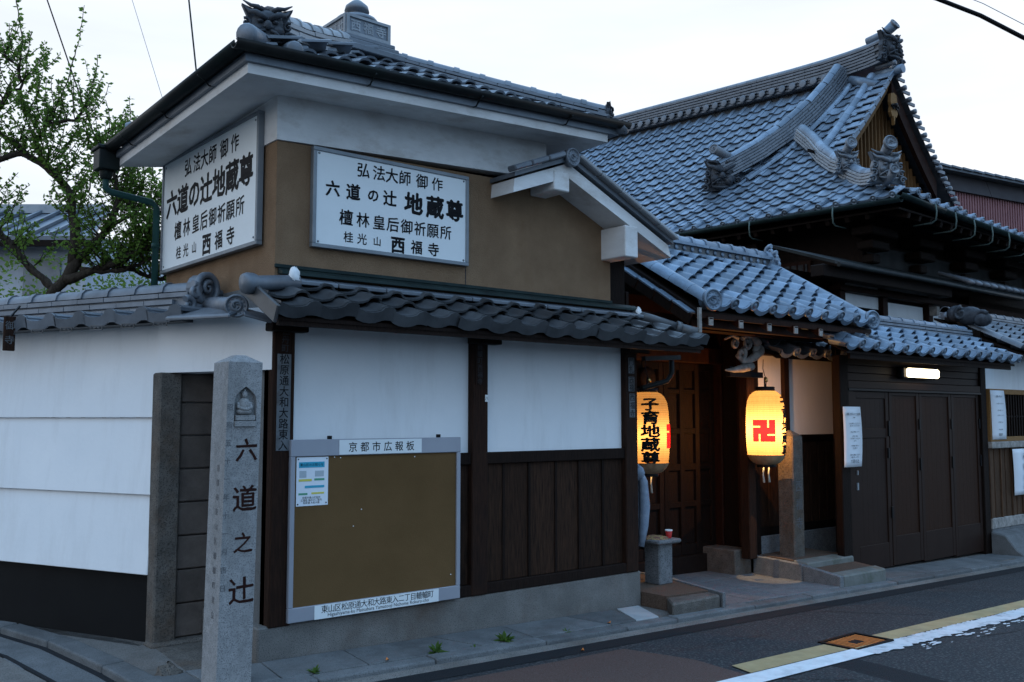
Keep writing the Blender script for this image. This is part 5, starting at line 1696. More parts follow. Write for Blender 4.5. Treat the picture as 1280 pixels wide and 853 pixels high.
for i, (xa, xb) in enumerate(((10.40, 11.3), (11.31, 12.4), (12.41, 13.6))):
    zt_ = .02 - .02 * i
    prof = [(-.46, gz(11) - .02), (-.44, gz(11) + .03), (-.36, gz(11) + .09), (-.22, zt_ + .02), (-.06, zt_ + .05), (-.03, zt_ + .05), (-.03, -.4), (-.46, -.4)]
    q = MB().prism([(xa, y, z) for y, z in prof], (xb - xa, 0, 0))
    part('ramp_stone', q, 'sidewalk', dst, .015)
# ================================================================== ANNEX behind the garage
an = thing('annex_building', 'dark timber annex with white plaster panels and a low tiled hood behind the garage', 'building', (11, 2, 0))
part('wall', MB().box(7.9, 1.55, 0, 18, 1.8, 3.6), 'dark_wood', an)
part('plaster_panel', MB().box(9.40, 1.50, 3.20, 10.50, 1.56, 3.62), 'plaster', an)
part('plaster_panel', MB().box(10.52, 1.50, 2.80, 11.80, 1.56, 3.33), 'plaster', an)
part('plaster_panel', MB().box(12.02, 1.50, 2.80, 13.2, 1.56, 3.33), 'plaster', an)
part('plaster_panel', MB().box(13.42, 1.50, 2.80, 16, 1.56, 3.33), 'plaster', an)
for x in (9.28, 10.45, 11.84, 13.24):
    part('post', MB().box(x, 1.42, 2.4, x + .14, 1.55, 3.62), 'red_wood', an, .006)
part('beam', MB().box(9.2, 1.36, 3.38, 16, 1.54, 3.46), 'red_wood', an, .006)
part('beam_bracket', MB().box(11.86, 1.30, 3.20, 11.95, 1.42, 3.34), 'weathered', an)
part('lower_beam', MB().box(8.2, 1.0, 3.44, 11.75, 1.2, 3.60), 'dark_wood', an, .01)
hd = part('hood_roof', MB().hexa([(8.3, .90, 3.60), (17, .90, 3.60), (17, 1.9, 3.95), (8.3, 1.9, 3.95), (8.3, .90, 3.64), (17, .90, 3.64), (17, 1.9, 3.99), (8.3, 1.9, 3.99)]), 'gutter_metal', an)
tp_ = MB().lathe([(.0, -.11), (.022, -.095), (.040, -.05), (.044, .0), (.034, .03), (.03, .5)], (0, 0, 0), (0, .93, .37), 10)
tpm = tp_.mesh('hood_tile', 'tile_grey')
for k in range(18):
    inst('hood_tile', tpm, hd, T(12.0 + k * .27, .86, 3.70))
part('hood_gutter', MB().tube([(8.3, .84, 3.58), (17, .84, 3.58)], .03, 8), 'gutter_metal', an)

# ================================================================== MAIN HALL
mh = thing('main_hall', 'large temple main hall with sweeping blue grey tiled hip and gable roof', 'temple hall', (14, 8, 0))
EX, EY = 10.08, .94
def zs(u): return 4.75 + .62 * u + .073 * u * u
RX = 13.70
def hz(x, y):
    """height of the left slope"""
    u = x - EX
    d = max(0, y - EY)
    return zs(u) + (.020 + .030 * max(0, u) / 3.62) * d + .03 * math.exp(-d / .9) * max(0, 1 - u / 1.5)
def hipx(y): return EX + (y - EY) / 1.3
# deck: left slope grid
dk = MB()
ys = [EY + .0, 1.5, 2.0, 2.85, 2.851, 4, 6, 9, 13, 17]
nu = 12
vs = []
for y in ys:
    um = (hipx(y) - EX) if y <= 2.85 else RX - EX
    for i in range(nu + 1):
        x = EX + um * i / nu
        vs.append((x, y, hz(x, y)))
fs = []
for j in range(len(ys) - 1):
    for i in range(nu):
        a = j * (nu + 1) + i
        fs.append((a, a + 1, a + nu + 2, a + nu + 1))
dk.add(vs, [f[::-1] for f in fs], True)
n0 = len(vs)
dk.add([(x, y, z - .07) for x, y, z in vs], fs, True)
hr = part('left_roof_slope', dk, 'tile_dark', mh)
def zfront(x, y):
    full = zs(max(0, (y - EY) / 1.3))
    low = 4.75 + .17 * max(0, y - EY)
    t = min(1, max(0, (x - hipx(y)) / .9))
    return full * (1 - t) + low * t - .030 * (x - EX) + .12 * math.exp(-(x - EX) / 1.0) * max(0, 1 - (y - EY))
fd = MB()
xs_ = [10.08, 10.5, 11, 12, 13, 14, 16, 18, 20]
yy_ = [.94, 1.5, 2.2, 3.0, 3.6]
vs = []
for y in yy_:
    for x in xs_:
        xx = max(x, hipx(y))
        vs.append((xx, y, zfront(xx, y)))
m_ = len(xs_)
fs = [(j * m_ + i, j * m_ + i + 1, (j + 1) * m_ + i + 1, (j + 1) * m_ + i) for j in range(len(yy_) - 1) for i in range(m_ - 1)]
fd.add(vs, fs, True)
fd.add([(x, y, z - .07) for x, y, z in vs], [f[::-1] for f in fs], True)
fr2 = part('front_roof_slope', fd, 'tile_dark', mh)
PH, EXH = .30, .262
tbm = tiles('roof_tile', 'tile_blue', PH, EXH, 0, 0, .6, .042)
tbe = tiles('eave_tile', 'tile_blue', PH, EXH, .02, .056, .6, .042)
NC = 48
# arc-length table for the curved slope
tab = [(0, 0)]
Ls = 0
for k in range(1, 400):
    u = k * .01
    Ls += math.hypot(.01, zs(u) - zs(u - .01))
    tab.append((Ls, u))
def u_at(s):
    for L_, u in tab:
        if L_ >= s: return u
    return 3.99
YC = EY + NC * PH
def hpos(c, r):
    u = u_at(r * EXH)
    y = YC - c * PH            # columns start at the far end: across vector is -Y
    x = EX + u - .05
    u2 = u_at(r * EXH + .27)
    d = V((u2 - u, 0, zs(u2) - zs(u))).normalized()
    return (x, y, hz(x, y) + .015), d
def hkeep(c, r):
    u = u_at(r * EXH) + .1
    y = YC - c * PH - PH * .5
    if u > RX - EX - .12: return False
    if y < 3.15 and u > 1.75: return False
    if y >= 2.85: return True
    return u < (y - EY) / 1.3 + .12
def hprio(c, r):
    p, d = hpos(c, r)
    return (V(p) - V((-2.84, -5.84, 1.6))).length
lay(hr, hpos, (0, -1, 0), NC, 20, tbm, tbe, hkeep, 1.6, 280, hprio)
def fpos(c, r):
    y = EY - .03 + r * .235
    x = EX + .25 + c * PH
    U_ = V((0, .235, zfront(x, y + .235) - zfront(x, y))).normalized()
    return (x, y, zfront(x, max(y, EY)) + .015), U_
lay(fr2, fpos, (1, 0, 0), 30, 9, tiles('roof_tile', 'tile_blue', PH, .24, 0, 0, 1.0), tiles('eave_tile', 'tile_blue', PH, .24, .02, .056, 1.0), lambda c, r: EX + .25 + c * PH > hipx(EY + r * .235 + .1) - .1, 1.0, 45)
# mirrored right slope of the gable roof (only its verge shows)
rd = MB()
vs = []
ysr = [2.85, 6, 10, 17]
for y in ysr:
    for i in range(nu + 1):
        u = (RX - EX) * i / nu
        x = 2 * RX - (EX + u)
        vs.append((x, y, hz(EX + u, y) if u > 1.4 else zs(u) + .020 * (y - EY)))
fs = [(j * (nu + 1) + i, j * (nu + 1) + i + 1, (j + 1) * (nu + 1) + i + 1, (j + 1) * (nu + 1) + i) for j in range(3) for i in range(nu)]
rd.add(vs, fs, True)
rd.add([(x, y, z - .07) for x, y, z in vs], [f[::-1] for f in fs], True)
rr_ = part('right_roof_slope', rd, 'tile_dark', mh)
for r in range(1, 20):
    u = u_at(r * EXH)
    x = 2 * RX - (EX + u)
    z = zs(u) + .03
    part('verge_end_tile', MB().lathe([(.0, -.05), (.048, -.045), (.048, 0), (.040, .02), (.040, .35)], (x, 2.80, z + .045), (0, 1, 0), 10).box(x - .02, 2.80, z - .045, x + .24, 2.83, z + .015), 'tile_grey', rr_)
# verge tiles of the left side
for r in range(5, 20):
    u = u_at(r * EXH)
    if u > RX - EX - .1: break
    u2 = u_at(r * EXH + .25)
    a = V((EX + u, 2.98, hz(EX + u, 2.85) + .055)); b_ = V((EX + u2, 2.98, hz(EX + u2, 2.85) + .052))
    if a.x < 11.55: continue
    part('verge_tile', MB().bar(a + V((0, 0, .030)), b_ - V((0, 0, .012)), .38, .030, (-.6, 0, 1)), 'tile_blue', hr, .008)
    part('verge_drop', MB().bar(a + V((0, -.17, -.035)), b_ + V((0, -.17, -.04)), .025, .09, (-.6, 0, 1)), 'tile_blue', hr, .006)
def slope_path(pts, dz):
    return [V((x, y, hz(x, y) + dz)) for x, y in pts]
ridge(hr, slope_path([(11.75, 3.30), (12.3, 3.28), (13.0, 3.25), (13.6, 3.22)], .05), .1, 0, .085, 'tile_blue', step=.26, name='verge_roll', collar=False)
ridge(hr, slope_path([(11.45, 4.50), (12.0, 4.12), (12.6, 3.86), (13.2, 3.66), (13.6, 3.58)], .05), .1, 0, .07, 'tile_blue', step=.26, name='descending_roll', collar=False)
# descending ridge
kd = [(11.38, 4.92), (11.9, 4.55), (12.4, 4.22), (12.9, 3.98), (13.35, 3.84), (13.66, 3.78)]
kdp = [p_ + V((0, 0, l)) for p_, l in zip(slope_path(kd, .03), (.16, .07, .02, 0, 0, .02))]
ridge(hr, kdp, .26, 6, .095, 'tile_grey', 'tile_blue', .052, .27, name='descending_ridge', collar=False)
kp = slope_path([kd[0]], .12)[0]
dvec = (slope_path([kd[0]], 0)[0] - slope_path([kd[1]], 0)[0]).normalized()
face = V((-.80, -.35, -.1)).normalized()
oni(hr, kp + dvec * .12 + V((0, 0, -.08)), (-.72, -.69, 0), .62, 'oni_clay', .12)
part('projecting_tube_tile', MB().tube([kp + V((.25, -.1, .42)), kp + V((-.02, -.02, .50)), kp + V((-.28, .06, .60))], [.075, .08, .088], 14), 'tile_grey', hr)
medallion(hr, kp + V((-.29, .062, .604)), (-.92, -.3, .15), .095, 'tile_grey', .05)
for dy in (-.12, .14):
    part('round_end_tile', MB().lathe([(.06, .25), (.065, 0), (.0, -.005)], kp + V((-.12, dy, -.03)), (.75, .1, .55), 12), 'oni_clay', hr)
# corner ridges: an upper one ending half way, a lower one running to the corner
def cz(x, y): return max(hz(x, y), zfront(x, y)) if y < 3 else hz(x, y)
c1 = [(12.30, 3.95), (11.95, 3.45), (11.6, 3.05), (11.25, 2.60), (11.02, 2.30)]
p1 = [V((x, y, cz(x, y) + .06 + l)) for (x, y), l in zip(c1, (.04, .0, -.03, -.03, .0))]
ridge(hr, p1[::-1], .26, 4, .09, 'tile_pale', 'tile_blue', .05, .2, name='corner_ridge', collar=False)
c2 = [(11.15, 2.40), (10.9, 2.05), (10.65, 1.75), (10.42, 1.46), (10.24, 1.22)]
p2 = [V((x, y, cz(x, y) + .05 + l)) for (x, y), l in zip(c2, (-.08, -.08, -.05, .0, .05))]
ridge(hr, p2[::-1], .24, 4, .08, 'tile_pale', 'tile_blue', .046, .2, name='corner_ridge', collar=False)
fc = V((-.45, -.89, 0))
oni(hr, p1[-1] + V((-.07, -.09, -.02)), fc, .40, 'tile_grey')
part('projecting_tube_tile', MB().tube([p1[-1] + V((.16, .22, .27)), p1[-1] + V((0, 0, .35)), p1[-1] + V((-.12, -.18, .46))], [.06, .065, .08], 12), 'tile_grey', hr)
medallion(hr, p1[-1] + V((-.125, -.19, .46)), (-.40, -.88, .1), .10, 'tile_grey', .05)
oni(hr, p2[-1] + V((-.06, -.08, -.04)), fc, .50, 'tile_grey')
part('projecting_tube_tile', MB().tube([p2[-1] + V((.16, .22, .30)), p2[-1] + V((0, 0, .40)), p2[-1] + V((-.10, -.16, .53))], [.065, .07, .09], 12), 'tile_grey', hr)
medallion(hr, p2[-1] + V((-.105, -.17, .53)), (-.40, -.88, .1), .112, 'tile_grey', .05)
part('corner_tube_tile', MB().tube([p2[-1] + V((.0, .0, -.03)), p2[-1] + V((-.10, -.13, .0)), p2[-1] + V((-.20, -.26, .10))], [.055, .06, .07], 12), 'tile_grey', hr)
medallion(hr, p2[-1] + V((-.205, -.267, .10)), (-.45, -.88, .1), .075, 'tile_grey', .03)
# main ridge
rz = zs(RX - EX)
rp = []
for y in (2.95, 3.2, 3.6, 4.2, 5, 7, 9, 12, 16.5):
    rp.append(V((RX, y, rz - .02 + .050 * (y - EY) + .16 * math.exp(-(y - 2.95) / .7))))
ridge(mh, rp, .40, 7, .10, 'tile_grey', 'tile_grey', .062, .26, name='main_ridge', collar=False)
sc2 = MB()
y = 3.9
while y < 14:
    z = rz + .0 + .050 * (y - EY)
    sc2.lathe([(.075, -.02), (.08, 0), (.06, .005), (.0, .005)], (RX - .245, y, z + .06), (-1, 0, .1), 9)
    sc2.box(RX - .24, y - .11, z + .10, RX - .15, y + .11, z + .125)
    y += .24
o = part('ridge_scallops', sc2, 'tile_grey', mh, kind='stuff')
kr = rp[0]
oni(mh, kr + V((0, -.10, -.02)), (-.06, -1, 0), .62, 'oni_clay')
part('projecting_tube_tile', MB().tube([kr + V((0, .40, .52)), kr + V((0, .08, .56)), kr + V((0, -.16, .70))], [.085, .09, .10], 14), 'tile_blue', mh)
medallion(mh, kr + V((0, -.17, .706)), (0, -.85, .5), .11, 'tile_grey', .04)
part('verge_top_tile', MB().tube([(RX, 2.66, rz + .06), (RX, 3.2, rz + .06)], .085, 12), 'tile_blue', mh)
part('ridge_foot_roll', MB().tube([(RX - .30, 3.0, rz - .28), (RX - .26, 3.35, rz - .08), (RX - .20, 3.6, rz + .05)], [.12, .10, .08], 10), 'tile_blue', mh)
# gable: barge boards, lattice, pendant
def barge(sgn, y0_, y1_, m_, dz, hh):
    b = MB()
    N_ = 10
    pts = []
    for i in range(N_ + 1):
        u = 2.0 + (RX - EX - 2.0) * i / N_
        x = RX + sgn * (RX - EX - u)
        pts.append((x, zs(u) - .08 + dz))
    for i in range(N_):
        (xa, za), (xb, zb) = pts[i], pts[i + 1]
        b.hexa([(xa, y0_, za - hh), (xb, y0_, zb - hh), (xb, y1_, zb - hh), (xa, y1_, za - hh), (xa, y0_, za), (xb, y0_, zb), (xb, y1_, zb), (xa, y1_, za)])
    return part('barge_board', b, m_, mh)
barge(-1, 2.90, 2.96, 'pale_wood', 0, .05)
barge(-1, 2.97, 3.02, 'pale_wood', -.05, .14)
barge(1, 2.90, 2.98, 'red_wood', 0, .34)
barge(1, 3.25, 3.33, 'pale_wood', -.14, .22)
GYY = 3.16
part('gable_wall', MB().prism([(RX - 1.75, GYY + .08, 5.4), (RX + 1.9, GYY + .08, 5.4), (RX + 1.9, GYY + .08, zs(1.72) - .1), (RX, GYY + .08, rz - .15), (RX - 1.75, GYY + .08, zs(1.87) - .12)], (0, .1, 0)), 'dark_wood', mh)
for k in range(-19, 20):
    x = RX + k * .13
    u = RX - EX - abs(x - RX)
    if u < 1.6 or k > 13: continue
    part('lattice_slat', MB().box(x - .017, GYY, 5.7, x + .017, GYY + .05, zs(u) - .28), 'pale_wood', mh)
part('lattice_rail', MB().box(RX - 2.3, GYY + .05, 6.15, RX + 2.3, GYY + .08, 6.2), 'dark_wood', mh)
pn = MB()
pz = rz - .72
sh = [(0, .34), (.16, .30), (.20, .10), (.15, .0), (.20, -.14), (.12, -.24), (.05, -.22), (0, -.42), (-.05, -.22), (-.12, -.24), (-.20, -.14), (-.15, .0), (-.20, .10), (-.16, .30)]
pn.prism([(RX + a * .62, 2.86, pz + .1 + c * .8) for a, c in sh[::-1]], (0, .06, 0))
part('gable_pendant', pn, 'golden_wood', mh)
pc = MB()
spiral(pc, (RX - .07, 2.84, pz + .08), .06, 1.2, .018, (-1, 0, 0), (0, 0, 1))
spiral(pc, (RX + .07, 2.84, pz + .08), .06, 1.2, .018, (1, 0, 0), (0, 0, 1))
pc.lathe([(.05, 0), (.04, .06), (.0, .07)], (RX, 2.86, pz + .12), (0, -1, 0), 10)
part('pendant_boss', pc, 'black_metal', mh)
# body, rafters, gutter
part('body_wall', MB().box(11.1, 2.1, 0, 18, 16, 4.9), 'dark_wood', mh)
part('soffit', MB().hexa([(10.16, .98, 4.60), (19.5, .98, 4.48), (19.5, 2.4, 5.0), (11.2, 2.4, 5.05), (10.16, .98, 4.63), (19.5, .98, 4.51), (19.5, 2.4, 5.03), (11.2, 2.4, 5.08)]), 'dark_wood', mh)
part('soffit', MB().hexa([(10.16, .98, 4.60), (11.2, 2.4, 5.05), (11.2, 16, 5.15), (10.16, 16, 4.75), (10.16, .98, 4.63), (11.2, 2.4, 5.08), (11.2, 16, 5.18), (10.16, 16, 4.78)]), 'dark_wood', mh)
for k in range(26):
    x = 10.5 + k * .33
    part('rafter', MB().bar((x, 1.0, 4.56 - .010 * (x - EX)), (x, 2.2, 4.92 - .006 * (x - EX)), .07, .09), 'dark_wood', mh)
for k in range(30):
    y = 1.5 + k * .33
    part('rafter', MB().bar((10.2, y, 4.57 + .013 * (y - 1)), (11.15, y, 4.97 + .010 * (y - 1)), .07, .09), 'dark_wood', mh)
for (x, y) in ((11.0, 1.9), (12.6, 1.95), (14.2, 1.95), (15.8, 1.95), (11.0, 4), (11.0, 6)):
    b = MB()
    for q in range(3):
        b.box(x - .12 - .14 * q, y - .10 - .08 * q, 4.0 + .2 * q, x + .12 + .14 * q, y + .10, 4.14 + .2 * q)
    part('bracket_set', b, 'dark_wood', mh, .02)
part('plaster_panel', MB().box(11.2, 2.07, 3.9, 17, 2.1, 4.35), 'weathered_panel', mh)
gz1 = hz(EX, 1.0) - .12
gutter(mh, (EX - .07, 15.5, hz(EX, 15.5) - .03), (EX - .07, .86, hz(EX, .94) - .06), .065, 'copper_green')
gutter(mh, (EX - .12, .87, zfront(EX, .94) - .09), (EX + 1.2, .87, zfront(EX + 1.2, .94) - .03), .065, 'copper_green')
gutter(mh, (EX + 1.2, .87, zfront(EX + 1.2, .94) - .03), (19.5, .87, zfront(19.5, .94) - .03), .065, 'copper_green')
def hook(p, inn):
    p, inn = V(p), V(inn)
    part('gutter_hook', MB().tube([p - inn * .07 + V((0, 0, .0)), p - inn * .085 + V((0, 0, -.12)), p - inn * .07 + V((0, 0, -.24)), p - inn * .01 + V((0, 0, -.28)), p + inn * .28 + V((0, 0, -.28))], .012, 6), 'copper_hook', mh)
for k in range(9):
    x = 10.9 + k * .62
    hook((x, .87, zfront(x, .94) - .03), (0, 1, 0))
for y in (1.9, 3.4, 5.0, 6.6):
    hook((EX - .07, y, hz(EX, y) - .03), (1, 0, 0))
for (y0_, y1_) in ((3.0, 3.6), (3.7, 4.3)):
    wn = part('lattice_window', MB().box(11.04, y0_, 3.2, 11.10, y1_, 4.2), 'red_wood', mh)
    part('window_paper', MB().box(11.02, y0_ + .06, 3.26, 11.045, y1_ - .06, 4.14), 'ink_faded', wn)
    for k in range(4):
        part('lattice_bar', MB().box(11.0, y0_ + .1 + k * .13, 3.26, 11.018, y0_ + .12 + k * .13, 4.14), 'red_wood', wn)

# ================================================================== FAR BUILDINGS
pk = thing('pink_shed', 'large far building clad in dull pink corrugated sheet with a dark roof band', 'building', (27, 6, 0))
A0, A1 = V((18.2, 7.6, 0)), V((29.5, 4.30, 0))
A0 = V((20.58, 5.84, 0)) - (V((24.93, 5.06, 0)) - V((20.58, 5.84, 0))) * .5
A1 = V((24.93, 5.06, 0)) + (V((24.93, 5.06, 0)) - V((20.58, 5.84, 0))) * 1.5
dr_ = (A1 - A0).normalized(); nr_ = V((dr_.y, -dr_.x, 0))
bk_ = -nr_ * 6
wb = MB(); wb.prism([A0, A1, A1 + bk_, A0 + bk_], (0, 0, 7.53))
part('wall_core', wb, 'pink_sheet', pk)
cg = MB()
L_ = (A1 - A0).length
k = 0
while k * .11 < L_:
    p = A0 + dr_ * (k * .11)
    cg.bar(p + nr_ * .02, p + nr_ * .02 + V((0, 0, 7.51)), .05, .022, nr_)
    k += 1
part('corrugation', cg, 'pink_sheet', pk, kind='stuff')
for k in range(8):
    p, q = A0 + dr_ * (L_ * k / 8 + .01), A0 + dr_ * (L_ * (k + 1) / 8 - .01)
    part('fascia_panel', MB().hexa([p + nr_ * .12 + V((0, 0, 7.50)), q + nr_ * .12 + V((0, 0, 7.50)), q - nr_ * .3 + V((0, 0, 7.50)), p - nr_ * .3 + V((0, 0, 7.50)), p - nr_ * .05 + V((0, 0, 7.98)), q - nr_ * .05 + V((0, 0, 7.98)), q - nr_ * .4 + V((0, 0, 7.98)), p - nr_ * .4 + V((0, 0, 7.98))]), 'dark_sheet', pk)
part('roof_edge', MB().bar(A0 + V((0, 0, 8.03)), A1 + V((0, 0, 8.03)), .4, .09), 'tile_grey', pk)
k = 0
while k * .45 < L_:
    p = A0 + dr_ * (k * .45) + V((0, 0, 8.08))
    part('edge_tile', MB().bar(p + nr_ * .2, p + dr_ * .42 + nr_ * .2 + V((0, 0, -.02)), .12, .05), 'tile_grey', pk)
    k += 1

hs = thing('back_house', 'pale two storey house with grey ribbed roof seen through the tree branches', 'house', (1, 11, 0))
# ridge runs left to right across the view, roof slopes toward the street
rt_ = V((.766, -.643, 0)); bkv = V((.643, .766, 0))
o_ = V((-.2, 10.7, 0))
def hp(a, b_, z): 
    v = o_ + rt_ * a + bkv * b_
    return V((v.x, v.y, z))
part('wall', MB().hexa([hp(-6, 1.2, 0), hp(1.6, 1.2, 0), hp(1.6, 4, 0), hp(-6, 4, 0), hp(-6, 1.2, 4.6), hp(1.6, 1.2, 4.6), hp(1.6, 4, 4.9), hp(-6, 4, 4.9)]), 'far_wall', hs)
part('window', MB().hexa([hp(.6, 1.15, 3.6), hp(1.2, 1.15, 3.6), hp(1.2, 1.2, 3.6), hp(.6, 1.2, 3.6), hp(.6, 1.15, 4.2), hp(1.2, 1.15, 4.2), hp(1.2, 1.2, 4.2), hp(.6, 1.2, 4.2)]), 'sign_frame', hs)
hrf = part('roof', MB().hexa([hp(-6, .75, 4.42), hp(1.9, .75, 4.42), hp(1.4, 2.4, 5.15), hp(-6, 2.4, 5.15), hp(-6, .75, 4.50), hp(1.9, .75, 4.50), hp(1.4, 2.4, 5.23), hp(-6, 2.4, 5.23)]), 'tile_grey', hs)
for k in range(24):
    a = -5.8 + k * .32
    part('roof_rib', MB().bar(hp(a, .73, 4.53), hp(a - (.0), 2.35, 5.25), .05, .05), 'tile_grey', hrf)
part('roof_ridge', MB().bar(hp(-6, 2.4, 5.28), hp(1.4, 2.4, 5.28), .22, .16), 'tile_pale', hrf)
part('eave_board', MB().bar(hp(-6, .76, 4.38), hp(1.9, .76, 4.38), .05, .10), 'dark_wood', hrf)
h2 = thing('distant_house', 'small grey roofed house half hidden behind leaves, beyond the corner downpipe', 'house', (5, 14, 0))
o_ = V((3.6, 13.6, 0))
part('wall', MB().hexa([hp(-2.2, 1.0, 0), hp(3, 1.0, 0), hp(3, 4, 0), hp(-2.2, 4, 0), hp(-2.2, 1.0, 4.3), hp(3, 1.0, 4.3), hp(3, 4, 4.3), hp(-2.2, 4, 4.3)]), 'far_wall', h2)
h2r = part('roof', MB().hexa([hp(-2.6, .4, 4.25), hp(3.4, .4, 4.25), hp(3.4, 2.6, 5.0), hp(-2.2, 2.6, 5.0), hp(-2.6, .4, 4.33), hp(3.4, .4, 4.33), hp(3.4, 2.6, 5.08), hp(-2.2, 2.6, 5.08)]), 'tile_grey', h2)
for k in range(18):
    a = -2.4 + k * .32
    part('roof_rib', MB().bar(hp(a, .4, 4.36), hp(a + .15 * (1 - k / 9) * (k < 9), 2.6, 5.10), .05, .05), 'tile_grey', h2r)

# ================================================================== TREE
tr = thing('garden_tree', 'gnarled garden tree with small bright green leaves and long upright shoots behind the wall', 'tree', (-.42, 3.9, 0))
LIMBS = [
 ([(-.45, 3.92, -.1), (-.47, 3.93, 1.2), (-.45, 3.9, 2.3), (-.42, 3.88, 2.73), (-.28, 3.76, 2.94), (-.22, 3.72, 3.12)], .10, .065, 0),
 ([(-.36, 3.83, 2.80), (-.56, 4.0, 3.02), (-.74, 4.15, 3.29), (-.92, 4.29, 3.52), (-1.2, 4.4, 3.7)], .05, .02, 5),
 ([(-.30, 3.76, 2.90), (.03, 3.5, 3.05), (.26, 3.31, 3.20), (.46, 3.14, 3.25), (.8, 3.0, 3.35)], .055, .02, 8),
 ([(-.25, 3.73, 3.05), (-.03, 3.55, 3.36), (.08, 3.46, 3.67), (-.02, 3.54, 4.06), (-.17, 3.67, 4.18)], .050, .018, 6),
 ([(-.26, 3.74, 3.05), (-.24, 3.72, 3.29), (-.29, 3.77, 3.75), (-.46, 3.91, 3.98), (-.67, 4.09, 4.14), (-.90, 4.28, 4.02)], .065, .03, 6),
 ([(-.46, 3.91, 3.97), (-.56, 3.99, 4.22), (-.47, 3.92, 4.42), (-.27, 3.75, 4.45), (-.18, 3.68, 4.61)], .035, .012, 5),
 ([(-.60, 4.03, 4.08), (-.67, 4.09, 4.18), (-.89, 4.27, 4.38), (-.78, 4.18, 4.73), (-.67, 4.09, 4.77), (-.73, 4.14, 5.01), (-.82, 4.21, 5.09)], .035, .012, 5),
 ([(-.2, 3.69, 3.0), (.09, 3.45, 2.98), (.32, 3.26, 3.10), (.42, 3.21, 3.29)], .035, .012, 6),
 ([(-.02, 3.54, 3.40), (.2, 3.6, 3.55), (.45, 3.5, 3.62), (.75, 3.4, 3.6)], .028, .01, 6),
 ([(.03, 3.5, 3.05), (.5, 3.5, 2.95), (.95, 3.5, 3.05), (1.3, 3.4, 3.1)], .03, .012, 7),
]
trunk = MB()
random.seed(17)
def rough(pts, step=.07, j=.012):
    q = path_pts(pts, step)
    return [q[0]] + [p + V((random.uniform(-j, j), random.uniform(-j, j), random.uniform(-j, j))) for p in q[1:-1]] + [q[-1]]
twigs = []
for pts, r0, r1, nt_ in LIMBS:
    q = rough(pts)
    n = len(q)
    b = MB().tube(q, [(r0 + (r1 - r0) * i / (n - 1)) * .8 * random.uniform(.82, 1.2) for i in range(n)], 8)
    part('trunk' if r0 > .1 else 'limb', b, 'bark', tr)
    for k in range(nt_ * 9):
        i = random.randrange(max(1, n // 4), n)
        a = random.uniform(0, 2 * pi)
        up = random.uniform(.2, 1.0)
        d = V((cos(a), sin(a), up)).normalized()
        twigs.append((q[i], d, random.uniform(.22, .62), random.uniform(.15, .9)))
shoots = [[(-.46, 3.91, 4.42), (-.34, 3.81, 4.85), (-.27, 3.75, 5.25), (-.235, 3.74, 5.60)],
          [(-.70, 4.11, 4.97), (-.69, 4.1, 5.25), (-.75, 4.15, 5.65), (-.79, 4.19, 5.97)],
          [(-.16, 3.66, 3.75), (-.09, 3.6, 4.22), (-.14, 3.64, 4.53)],
          [(.08, 3.46, 3.67), (.15, 3.4, 4.14), (.12, 3.42, 4.69)],
          [(.26, 3.31, 3.25), (.30, 3.29, 3.67), (.31, 3.27, 3.98)],
          [(.46, 3.14, 3.25), (.50, 3.14, 3.7), (.56, 3.15, 4.05)],
          [(-.70, 4.11, 4.14), (-.62, 4.05, 4.53), (-.54, 3.98, 4.79)],
          [(-.27, 3.75, 4.45), (-.06, 3.58, 4.50), (.05, 3.53, 4.38)],
          [(-.02, 3.54, 4.06), (.06, 3.48, 4.3), (.0, 3.53, 4.48)],
          [(-.90, 4.25, 4.69), (-.88, 4.21, 5.01), (-.9, 4.24, 5.25)],
          [(.75, 3.3, 3.6), (.80, 3.2, 3.95), (.83, 3.2, 4.32)],
          [(.85, 3.3, 3.5), (.95, 3.25, 3.85), (.98, 3.25, 4.10)]]
tw = MB(); lv = MB()
def leaf_at(p, d, s):
    sd = d.cross(V((random.uniform(-1, 1), random.uniform(-1, 1), random.uniform(-.4, 1)))).normalized()
    wd = s * .30
    k = len(lv.v)
    droop = V((0, 0, -s * random.uniform(0, .35)))
    lv.v += [tuple(p), tuple(p + d * s * .5 + sd * wd + droop * .3), tuple(p + d * s + droop), tuple(p + d * s * .5 - sd * wd + droop * .3)]
    lv.f += [(k, k + 1, k + 2, k + 3)]
    lv.sm.append(False)
def leaves_along(q, s, dens, tmin=.1):
    n = len(q)
    side_ = 1
    for i in range(n - 1):
        a, b_ = q[i], q[i + 1]
        L_ = (b_ - a).length
        m = max(1, int(L_ * dens))
        for k in range(m):
            if i / n < tmin: continue
            p = a.lerp(b_, random.random())
            ax_ = (b_ - a).normalized()
            o1 = ax_.orthogonal().normalized(); o2 = ax_.cross(o1)
            t = random.uniform(0, 2 * pi)
            d = (o1 * cos(t) + o2 * sin(t) + ax_ * random.uniform(.1, .9)).normalized()
            leaf_at(p, d, s * random.uniform(.7, 1.25))
for pts in shoots:
    q = rough(pts, .05, .006)
    tw.tube(q, [.008 * (1 - .7 * i / len(q)) for i in range(len(q))], 4)
    leaves_along(q, .055, 60)
for p, d, L_, cv in twigs:
    q = [p]
    dd = V(d)
    for k in range(6):
        dd = (dd + V((random.uniform(-.25, .25), random.uniform(-.25, .25), cv * .35))).normalized()
        q.append(q[-1] + dd * L_ / 6)
    tw.tube(q, [.006 * (1 - .6 * i / 7) for i in range(7)], 4)
    leaves_along(q, .044, 85, .1)
    if random.random() < .6:
        d2 = (d + V((random.uniform(-1, 1), random.uniform(-1, 1), .5))).normalized()
        q2 = [q[3] + d2 * L_ * .5 * k / 4 for k in range(5)]
        tw.tube(q2, .003, 3)
        leaves_along(q2, .042, 80, 0)
o = part('twigs', tw, 'bark', tr, kind='stuff')
o = part('crown', lv, 'leaf', tr, kind='stuff')
